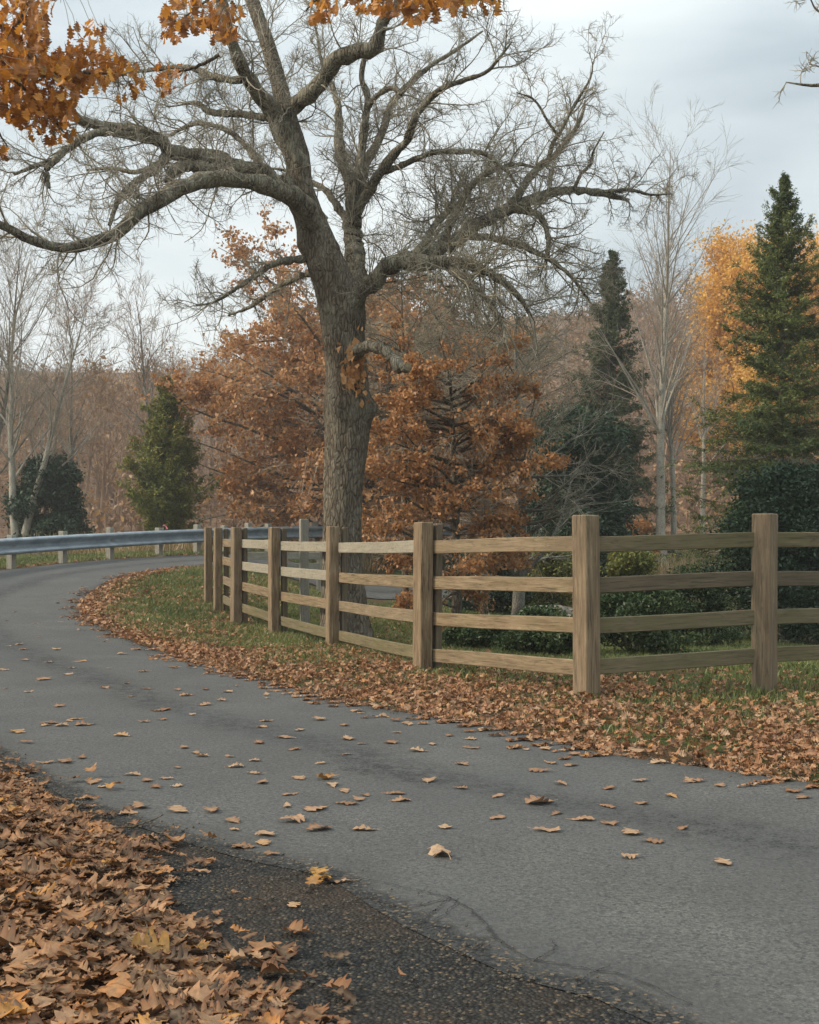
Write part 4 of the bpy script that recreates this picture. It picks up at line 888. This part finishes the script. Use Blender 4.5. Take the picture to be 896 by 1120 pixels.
# left bank
bankpx = [(-30, 838), (0, 850), (27, 862), (55, 874), (78, 886), (90, 905), (130, 914), (165, 936), (175, 955), (205, 966), (185, 990), (200, 1008), (245, 1022), (235, 1042), (275, 1058), (262, 1080), (300, 1094), (330, 1110), (372, 1128), (450, 1175)]
bank = np.array([[(px - 448) / F * CH * F / (py - HY), CH * F / (py - HY)] for px, py in bankpx])
BPOLY = np.vstack([bank, [(-.2, 1.5), (-4, 1.5), (-11, 8), (-11, 16), (-7.9, 15.7), (-5.5, 11.6), (-3.7, 8.8)]])
x, y = sample(92000, -4.6, .6, 2.6, 10.5); d1 = pdist(x, y, bank)
ins = pip(x, y, BPOLY); jit = fld(x, y, 7, 4)
m = (ins & (rng.random(len(x)) < np.clip(.35 + d1 * 2.2 + .2 * jit, .1, 1))) | (~ins & (d1 < .34) & (rng.random(len(x)) < .20 * np.exp(-d1 / .13)) & (jit > -.2))
m &= np.abs(x / y) < .5
m &= (rng.random(len(x)) < .62)
x, y, d1, ins = x[m], y[m], d1[m], ins[m]
hump = np.clip(d1 * .2, 0, .08) * ins + .03 * fld(x, y, 3.1, 2) * np.clip(d1 * 2, 0, 1)
z = H(x, y) + .03 + np.maximum(hump, 0) + rng.random(len(x)) * .045 * np.clip(d1 * 3, .1, 1)
sz = rng.choice([.036, .056, .08, .105], len(x), p=[.36, .32, .22, .10])
v, q, va, rb = lobed(np.stack([x, y, z], 1), sz, .13, .62)
tag(mk('bank_leaves', v, q, M['gleafdark'], attrs={'var': va, 'rib': rb}), 'deep pile of brown oak leaves covering the near left roadside', 'fallen leaves', kind='stuff')
# leaf mould mound under the pile
gx2, gy2 = np.meshgrid(np.linspace(-6, .8, 110), np.linspace(2, 12, 140)); X_, Y_ = gx2.ravel(), gy2.ravel()
dd_ = pdist(X_, Y_, bank) * np.where(pip(X_, Y_, BPOLY), 1, -1)
zz2 = H(X_, Y_) + np.where(dd_ > 0, np.clip(dd_ * .2, 0, .08) + .012 + .03 * fld(X_, Y_, 3.1, 2) * np.clip(dd_ * 2, 0, 1), -.05)
i = np.arange(110 * 140).reshape(140, 110)
tag(mk('leaf_mould', np.stack([X_, Y_, zz2], 1), np.stack([i[:-1, :-1], i[:-1, 1:], i[1:, 1:], i[1:, :-1]], -1).reshape(-1, 4), simplemat('leaf_mould', (.03, .017, .01), (.12, .06, .03), 30)), kind='structure')

# thin dead twigs lying in the leaf drifts
ns_ = 260; x, y = sample(4000, -4.6, 4, 3, 13); m = (pip(x, y, BPOLY) & (y < 9)) | (side_right(x, y) & (pdist(x, y, INN[:190]) < 2.2)); x, y = x[m][:ns_], y[m][:ns_]
a = rng.uniform(0, 6.28, len(x)); P, Rr = grow(np.stack([x, y, H(x, y) + .1 * pip(x, y, BPOLY) + .045], 1), np.stack([np.cos(a), np.sin(a), .02 * np.cos(a * 3)], 1), rng.uniform(.08, .35, len(x)), rng.uniform(.0015, .004, len(x)), 5, .12, 0, .5)
tag(mk('dead_twigs', *tubes(P, Rr, 4), M['oakbark']), 'thin dead twigs scattered through the fallen leaves', 'twigs', kind='stuff')

# single leaves lying on the asphalt
def c3(l, s, ox, oy): return [(ox + a / s, oy + b / s) for a, b in l]
LL = c3([(125, 295), (75, 337), (185, 337), (400, 352), (262, 377), (80, 373), (355, 400), (470, 410), (560, 395), (240, 398), (220, 420), (20, 467), (95, 478), (140, 437), (410, 450), (345, 465), (480, 468), (430, 493), (670, 470), (580, 472), (610, 490), (725, 507), (747, 478), (670, 522), (515, 540), (540, 537), (628, 553), (470, 577), (530, 570), (190, 525), (230, 575), (150, 590), (280, 587), (55, 612), (400, 624), (85, 648), (870, 575), (860, 595), (845, 648), (600, 664), (640, 682), (665, 692), (750, 694), (835, 707), (145, 715), (210, 712), (270, 697), (578, 730), (770, 727), (835, 750), (430, 755), (480, 775), (545, 768), (860, 780), (512, 797), (575, 793), (300, 780), (340, 795), (590, 875), (700, 874), (415, 885), (455, 862), (30, 325), (60, 320), (115, 250), (45, 212), (20, 240), (160, 380), (200, 245), (10, 405), (205, 590), (165, 582), (250, 568)], 2.987, 0, 600)
LL += c3([(205, 12), (375, 28), (600, 18), (765, 8), (740, 60), (290, 58), (80, 47), (25, 67), (90, 90), (110, 118), (195, 157), (225, 105), (330, 127), (370, 147), (280, 205), (370, 187), (415, 175), (430, 160), (525, 155), (545, 178), (630, 115), (735, 137), (850, 163), (185, 195), (200, 243), (280, 270), (430, 272), (15, 245), (20, 272), (685, 263), (850, 235), (120, 287), (140, 350), (50, 325), (110, 315)], 2.89, 250, 820)
LL += c3([(50, 92), (100, 117), (180, 133), (248, 108), (370, 122), (430, 158), (175, 165), (110, 158), (80, 182), (375, 212), (518, 210), (610, 225), (845, 262), (145, 222), (282, 232), (80, 275), (467, 258), (380, 278), (278, 287), (130, 310), (205, 328), (100, 360), (345, 367), (410, 393), (345, 440), (620, 455), (290, 340), (500, 352), (0, 115), (40, 118)], 2.667, 560, 780)
LL += c3([(95, 260), (210, 243), (300, 268), (450, 285), (390, 303), (95, 333), (85, 353), (205, 367), (270, 332), (348, 350), (550, 343), (520, 374), (160, 392), (360, 395), (410, 412), (500, 408), (185, 430), (355, 448), (690, 385), (760, 397), (635, 413), (585, 437), (270, 478), (55, 467), (60, 512), (90, 540), (740, 480)], 2.987, 260, 680)
kept = []
for p in LL:
    if all((p[0] - a) ** 2 / 64 + (p[1] - b) ** 2 / 9 > 1 for a, b in kept): kept.append(p)
def road_leaf(px, py, size, mat, label, grp=None, curl=.3, nleaf=1, vset=None, tilt=.03):
    g = G(px, py); C = np.zeros((nleaf, 3)); C[:, :2] = rng.normal(0, .05 * (nleaf > 1), (nleaf, 2)); C[:, 2] = rng.random(nleaf) * .03 * (nleaf > 1)
    v, q, va, rb = lobed(C, size, tilt, curl)
    if vset is not None: va = va * 0 + vset
    zmin = v[..., 2].min()
    # petiole
    o = mk('fallen_leaf', v, q, M[mat], attrs={'var': va, 'rib': rb})
    o.location = (g[0], g[1], float(roadz(g[0], g[1])) + .001 - max(zmin, -.02))
    tag(o, label, 'leaf', grp); return o
for px, py in kept:
    d = CH * F / (py - HY)
    road_leaf(px, py, float(rng.uniform(.08, .125)) * (1.1 if d > 8 else 1.), 'roadleaf', 'tan fallen oak leaf lying alone on the grey asphalt road', 'oak leaves strewn over the asphalt', vset=float(rng.random()))
road_leaf(357, 857, .15, 'goldleaf', 'golden brown leaf lying flat in the middle of the road', None, .5)
road_leaf(483, 942, .15, 'roadleaf', 'large pale leaf with a raised lobe, nearest lone leaf in the lane centre', None, .7, vset=.9)
road_leaf(322, 998, .08, 'roadleaf', 'small pale tan leaf on the dark gravel shoulder', None, vset=.95)
road_leaf(340, 972, .09, 'goldleaf', 'clump of golden curled oak leaves where gravel shoulder meets asphalt', None, .5, 5, tilt=.1)
road_leaf(372, 972, .12, 'roadleaf', 'flat tan leaf touching the golden clump at the asphalt edge', None, .5)
# a few pronounced gold leaves on the bank
for px, py, lab in [(158, 1058, 'upright golden leaf standing in the near leaf pile'), (60, 1040, 'orange leaf lying on the pile at lower left'), (70, 1098, 'yellow tinged leaf at the bottom of the pile')]:
    d = CH * F / (py - HY) * .95; x = (px - 448) * d / F
    v, q, va, rb = lobed(np.zeros((1, 3)), .15, .1, .5); 
    o = mk('fallen_leaf', v, q, M['goldleaf'], attrs={'var': va, 'rib': rb}); o.location = (x, d, CH - (py - HY) * d / F + .03); o.rotation_euler = (.8 if px == 158 else .35, .1, .4); tag(o, lab, 'leaf')

# ------------------------------------------------------------------ grass
def blades(x, y, hmin, hmax, w, z=None):
    n = len(x); a = rng.uniform(0, 6.28, n); h = rng.uniform(hmin, hmax, n); ln = rng.normal(0, .45, (n, 2)) * h[:, None]
    z = H(x, y) if z is None else z
    B = np.stack([x, y, z - .005], 1); s = np.stack([np.cos(a), np.sin(a), 0 * a], 1) * (w * rng.uniform(.6, 1.3, n))[:, None]
    mid = B + np.column_stack([ln * .35, h * .6]); tip = B + np.column_stack([ln, h])
    V = np.stack([B - s, B + s, mid + s * .7, mid - s * .7, tip], 1)
    b = 5 * np.arange(n)[:, None]
    return V, [np.array([[0, 1, 2, 3]]) + b, np.array([[3, 2, 4]]) + b], np.repeat(rng.random(n), 5)
gX, gY = [], []
x, y = sample(120000, -7.5, 5, 5.5, 17); m = side_right(x, y); x, y = x[m], y[m]; de = pdist(x, y, INN[:190])
m = (rng.random(len(x)) < np.clip((de - .35) * .6, 0, .8) * np.clip(.45 - .9 * fld(x, y, 2.2, 1), .06, 1)) & (np.abs(x / y) < .42); gX.append(x[m]); gY.append(y[m])
x, y = sample(150000, -9, -1.5, 15, 28.5); m = side_right(x, y); x, y = x[m], y[m]; de = pdist(x, y, INN[:190])
m = rng.random(len(x)) < np.clip((de - .2) * .9, 0, .75) * np.clip(.75 - .8 * fld(x, y, 1.8, 1), .2, 1); gX.append(x[m]); gY.append(y[m])
x, y = sample(110000, -2.5, 6, 12.5, 28); fy = np.interp(x, fl[::-1, 0] if fl[0, 0] > fl[-1, 0] else fl[:, 0], fl[:, 1]); m = (y > fy) & (rng.random(len(x)) < .7); gX.append(x[m]); gY.append(y[m])
x, y = sample(50000, -14, -2, 23, 41); m = ~pip(x, y, ROADPOLY) & (pdist(x, y, OUT[110:]) < 2.5); gX.append(x[m]); gY.append(y[m])
x, y = np.concatenate(gX), np.concatenate(gY)
V, Fs, va = blades(x, y, .035 + .0015 * y, .09 + .0015 * y, .0035 + .00022 * y, None)
w_sc = None
tag(mk('grass', V, Fs, M['grass'], attrs={'var': va}), 'short green grass of the verge and lawn around the fence', 'grass', kind='stuff')
x, y = sample(14000, 3, 22, 32, 50); V, Fs, va = blades(x, y, .25, .6, .012)
tag(mk('dry_grass', V, Fs, M['drygrass'], attrs={'var': va}), 'tall straw coloured grass on the bank below the pale poplars', 'grass', kind='stuff')
x, y = sample(16000, -16, -1, 34, 46); x2, y2 = x, y; dd1 = pdist(x, y, GS[:, :2]); m = (dd1 > .4) & (dd1 < 5) & ~pip(x, y, ROADPOLY) & (pdist(x, y, OUT[100:]) > 2.0)
V, Fs, va = blades(x[m], y[m], .2, .75, .014); tag(mk('dry_grass', V, Fs, M['drygrass'], attrs={'var': va}), 'rough dry weeds growing behind the guardrail', 'grass', kind='stuff')

# ------------------------------------------------------------------ overhanging orange branches
def hanging(name, limbs, label, regions, size=.12, lpc=1, twd=(.12, .3), mat='orange'):
    LPs, LRs = limbarr(limbs, 20, .2)
    O = LPs[0, 0].copy()
    root = tag(empty(name, O), label, 'branch')
    mk('bough', *[(a - O if i == 0 else a) for i, a in enumerate(tubes(LPs, LRs, 7, .05))], M['oakbark'], root)
    lv = twigs_from(LPs, LRs, 7, (.2, .55), 4, 3, -.02, .006, .2)
    v, q = mesh_levels(lv); mk('twigs', v - O, q, M['twig'], root)
    Cs = []
    for (cx, cy, sx, sy, d, n) in regions:
        ang = rng.uniform(0, 6.28, n); rr = np.sqrt(rng.random(n)); px = cx + sx * rr * np.cos(ang); py = cy + sy * rr * np.sin(ang); dd = d + rng.normal(0, .35, n)
        Cs.append(np.stack([(px - 448) * dd / F, dd, CH + (HY - py) * dd / F], 1))
    C = np.vstack(Cs)
    v, q, va, rb = lobed(C, size, hang=True, curl=.45, jit=.015)
    mk('foliage', v - O, q, M[mat], root, {'var': va})
    # fine stalks from each leaf to nearest twig point
    tp = np.vstack([A[0].reshape(-1, 3) for A in lv[:2]])
    sel = rng.choice(len(C), min(len(C), 260), replace=False); Cn = C[sel]
    dmat = ((Cn[:, None] - tp[None, ::3]) ** 2).sum(2); nn = tp[::3][dmat.argmin(1)]
    mid = (Cn + nn) / 2 + rng.normal(0, .02, Cn.shape)
    v, q = tubes(np.stack([nn, mid, Cn], 1), np.full((len(Cn), 3), .0022), 3); mk('leaf_stalks', v - O, q, M['twig'], root)
hanging('oak_bough', [[(-260, 60, 9, 14), (-120, 70, 9, 8), (-30, 80, 9.2, 4), (40, 82, 9.3, 2.6), (90, 80, 9.4, 1.8), (135, 82, 9.5, 1)],
                      [(-30, 80, 9.2, 3), (10, 40, 9.0, 2), (30, 5, 8.9, 1.4), (45, -25, 8.8, .8)], [(10, 82, 9.3, 2.2), (45, 115, 9.5, 1.6), (70, 145, 9.6, .9)], [(-60, 77, 9.2, 2.6), (-20, 115, 9.3, 1.6), (8, 160, 9.4, .9)]],
        'orange leaved oak bough hanging into the top left corner', [(30, 95, 62, 34, 9.3, 470), (15, 40, 38, 48, 9.1, 330), (95, 72, 42, 26, 9.4, 230), (45, 120, 42, 22, 9.5, 170), (55, 145, 28, 12, 9.6, 24), (140, 90, 18, 22, 9.5, 26), (5, 165, 9, 9, 9.4, 7), (52, 4, 14, 8, 8.9, 9), (95, 38, 22, 14, 9.2, 22), (-60, 60, 60, 60, 9.1, 90)], .088)
hanging('oak_bough', [[(330, -190, 12, 8), (340, -90, 12.2, 5), (370, -25, 12.4, 3), (410, -4, 12.5, 2), (470, -2, 12.6, 1.6), (540, 0, 12.7, .9)], [(345, -80, 12.2, 3), (290, -40, 12.3, 2.2), (235, -5, 12.3, 1.5), (200, 20, 12.4, .9)], [(370, -25, 12.4, 2), (345, 0, 12.4, 1.2), (335, 12, 12.4, .8)]],
        'orange leaved oak bough hanging along the top edge above the big oak', [(220, 14, 44, 20, 12.3, 120), (245, 34, 16, 16, 12.3, 30), (195, 32, 20, 14, 12.3, 26), (415, 2, 75, 14, 12.5, 120), (350, 18, 16, 10, 12.4, 18), (460, 12, 26, 14, 12.6, 34), (515, 4, 34, 12, 12.6, 44), (480, -8, 80, 14, 12.6, 60)], .125)
hanging('oak_bough', [[(240, 60, 13, 2.2), (215, 73, 13, 1.8), (190, 80, 13, 1.3), (175, 85, 13, .8)]], 'small spray of orange leaves between the top left bough and the oak limbs', [(185, 82, 20, 16, 13, 26), (178, 97, 8, 8, 13, 6)], .12)
# bare branch tips at the right edge
LPs, LRs = limbarr([[(1060, 60, 10, 10), (980, 85, 10, 6), (930, 92, 10.1, 3.5), (896, 93, 10.2, 2), (875, 92, 10.2, 1.2), (860, 90, 10.3, .6)], [(960, 30, 10, 4), (920, 15, 10.1, 2.2), (895, 12, 10.2, 1.2), (886, -2, 10.2, .7)], [(930, 92, 10.1, 2), (905, 76, 10.2, 1.2), (885, 70, 10.3, .6)]], 20, .2)
O = LPs[0, 0].copy(); root = tag(empty('bare_bough', O), 'bare branch tips reaching in at the top right edge', 'branch')
v, q = tubes(LPs, LRs, 6); mk('bough', v - O, q, M['oakbark'], root)
lv = twigs_from(LPs, LRs, 7, (.12, .35), 4, 3, .02, .005, .2, rmin=.0022); v, q = mesh_levels(lv); mk('twigs', v - O, q, M['twig'], root)

# ------------------------------------------------------------------ light, sky, haze, camera
SUN_EL, SUN_AZ = R_(32), R_(-100)   # azimuth measured from +Y clockwise ; negative = left
world = bpy.data.worlds.new('World'); scene.world = world; world.use_nodes = True
nt = world.node_tree; nt.nodes.clear()
def wn(ty, ins=None, **kw):
    nd = nt.nodes.new(ty)
    for k, v in kw.items(): setattr(nd, k, v)
    for k, v in (ins or {}).items():
        if isinstance(v, bpy.types.NodeSocket): nt.links.new(v, nd.inputs[k])
        else: nd.inputs[k].default_value = v
    return nd
sky = wn('ShaderNodeTexSky', sky_type='NISHITA', sun_disc=False, sun_elevation=SUN_EL, sun_rotation=SUN_AZ, air_density=1., dust_density=2., ozone_density=1.)
tc = wn('ShaderNodeTexCoord'); mp = wn('ShaderNodeMapping', {'Vector': tc.outputs['Generated'], 'Scale': (1.1, 1.1, 4.2), 'Location': (.7, .25, .9), 'Rotation': (0, .12, 0)})
n1 = wn('ShaderNodeTexNoise', {'Vector': mp.outputs[0], 'Scale': 1.7, 'Detail': 5, 'Roughness': .48, 'Distortion': .3})
n2 = wn('ShaderNodeTexNoise', {'Vector': mp.outputs[0], 'Scale': 4.2, 'Detail': 6, 'Roughness': .5})
mx = wn('ShaderNodeMath', {0: n1.outputs[0], 1: .78}, operation='MULTIPLY'); mx2 = wn('ShaderNodeMath', {0: n2.outputs[0], 1: .22, 2: mx.outputs[0]}, operation='MULTIPLY_ADD')
def lobe(px, py, width, amp, prev):
    v = Vector(((px - 448) / F, 1., (HY - py) / F)).normalized()
    dt = wn('ShaderNodeVectorMath', {0: tc.outputs['Generated'], 1: v}, operation='DISTANCE')
    mr = wn('ShaderNodeMapRange', {'Value': dt.outputs['Value'], 'From Min': 0., 'From Max': width, 'To Min': amp, 'To Max': 0.}, interpolation_type='SMOOTHSTEP')
    return wn('ShaderNodeMath', {0: prev, 1: mr.outputs[0]}, operation='ADD').outputs[0]
fsum = mx2.outputs[0]
for a_ in [(760, 215, .22, -.13), (640, 200, .14, -.06), (580, 95, .2, .11), (700, 60, .16, .07), (120, 240, .2, .05), (150, 60, .2, -.05), (895, 20, .15, -.06), (890, 225, .06, .06), (420, 230, .15, .05)]:
    fsum = lobe(*a_, fsum)
rp = wn('ShaderNodeValToRGB', {'Fac': fsum}); e = rp.color_ramp.elements
K = 1.0
e[0].position = .38; e[0].color = (.37, .44, .48, 1); e[1].position = .62; e[1].color = (.74, .79, .79, 1); x_ = e.new(.49); x_.color = (.545, .615, .64, 1)
# overcast: brighter toward the zenith
sp = wn('ShaderNodeSeparateXYZ', {0: tc.outputs['Generated']})
zr = wn('ShaderNodeMapRange', {'Value': sp.outputs[2], 'From Min': .35, 'From Max': .95, 'To Min': 9.9, 'To Max': 19.})
cl = wn('ShaderNodeVectorMath', {0: rp.outputs[0], 'Scale': zr.outputs[0]}, operation='SCALE')
mixs = wn('ShaderNodeMix', {0: .88}, data_type='RGBA'); nt.links.new(sky.outputs[0], mixs.inputs[6]); nt.links.new(cl.outputs[0], mixs.inputs[7])
bg = wn('ShaderNodeBackground', {'Color': mixs.outputs[2], 'Strength': .1}); wn('ShaderNodeOutputWorld', {'Surface': bg.outputs[0]})
sl = bpy.data.lights.new('sun', 'SUN'); sl.energy = 2.9; sl.angle = R_(10); sl.color = (1., .88, .72)
so = bpy.data.objects.new('sun', sl); col.objects.link(so)
sdir = Vector((math.sin(SUN_AZ) * math.cos(SUN_EL), math.cos(SUN_AZ) * math.cos(SUN_EL), math.sin(SUN_EL)))
so.rotation_euler = sdir.to_track_quat('Z', 'Y').to_euler(); so.location = (0, 0, 50)

HAZE = .0011
if HAZE:
    bv = np.array([[sx, sy, sz] for sx in (-300, 300) for sy in (-30, 420) for sz in (-3, 75)], float)
    bf = np.array([[0, 1, 3, 2], [4, 6, 7, 5], [0, 4, 5, 1], [2, 3, 7, 6], [0, 2, 6, 4], [1, 5, 7, 3]])
    # ground outside the box is trimmed below
    hm = bpy.data.materials.new('haze'); hm.use_nodes = True; ht = hm.node_tree; ht.nodes.clear()
    pv = ht.nodes.new('ShaderNodeVolumePrincipled'); pv.inputs['Density'].default_value = HAZE; pv.inputs['Color'].default_value = (.93, .93, .92, 1); pv.inputs['Anisotropy'].default_value = .2
    om = ht.nodes.new('ShaderNodeOutputMaterial'); ht.links.new(pv.outputs[0], om.inputs['Volume'])
    hz_ = mk('haze', bv, bf, hm, smooth=False); hz_['kind'] = 'stuff'

cam = bpy.data.cameras.new('camera'); co = bpy.data.objects.new('camera', cam); col.objects.link(co)
co.location = (0, 0, CH); co.rotation_euler = (R_(90), 0, 0)
cam.sensor_fit = 'VERTICAL'; cam.sensor_height = 36; cam.lens = F / 1120 * 36; cam.shift_y = 40 / 1120
cam.clip_start = .05; cam.clip_end = 3000
scene.camera = co
scene.view_settings.view_transform = 'Standard'; scene.view_settings.look = 'None'; scene.view_settings.exposure = .54; scene.view_settings.gamma = 1
scene.cycles.max_bounces = 6; scene.cycles.diffuse_bounces = 3; scene.cycles.transparent_max_bounces = 4; scene.cycles.volume_bounces = 0
scene.cycles.use_denoising = True
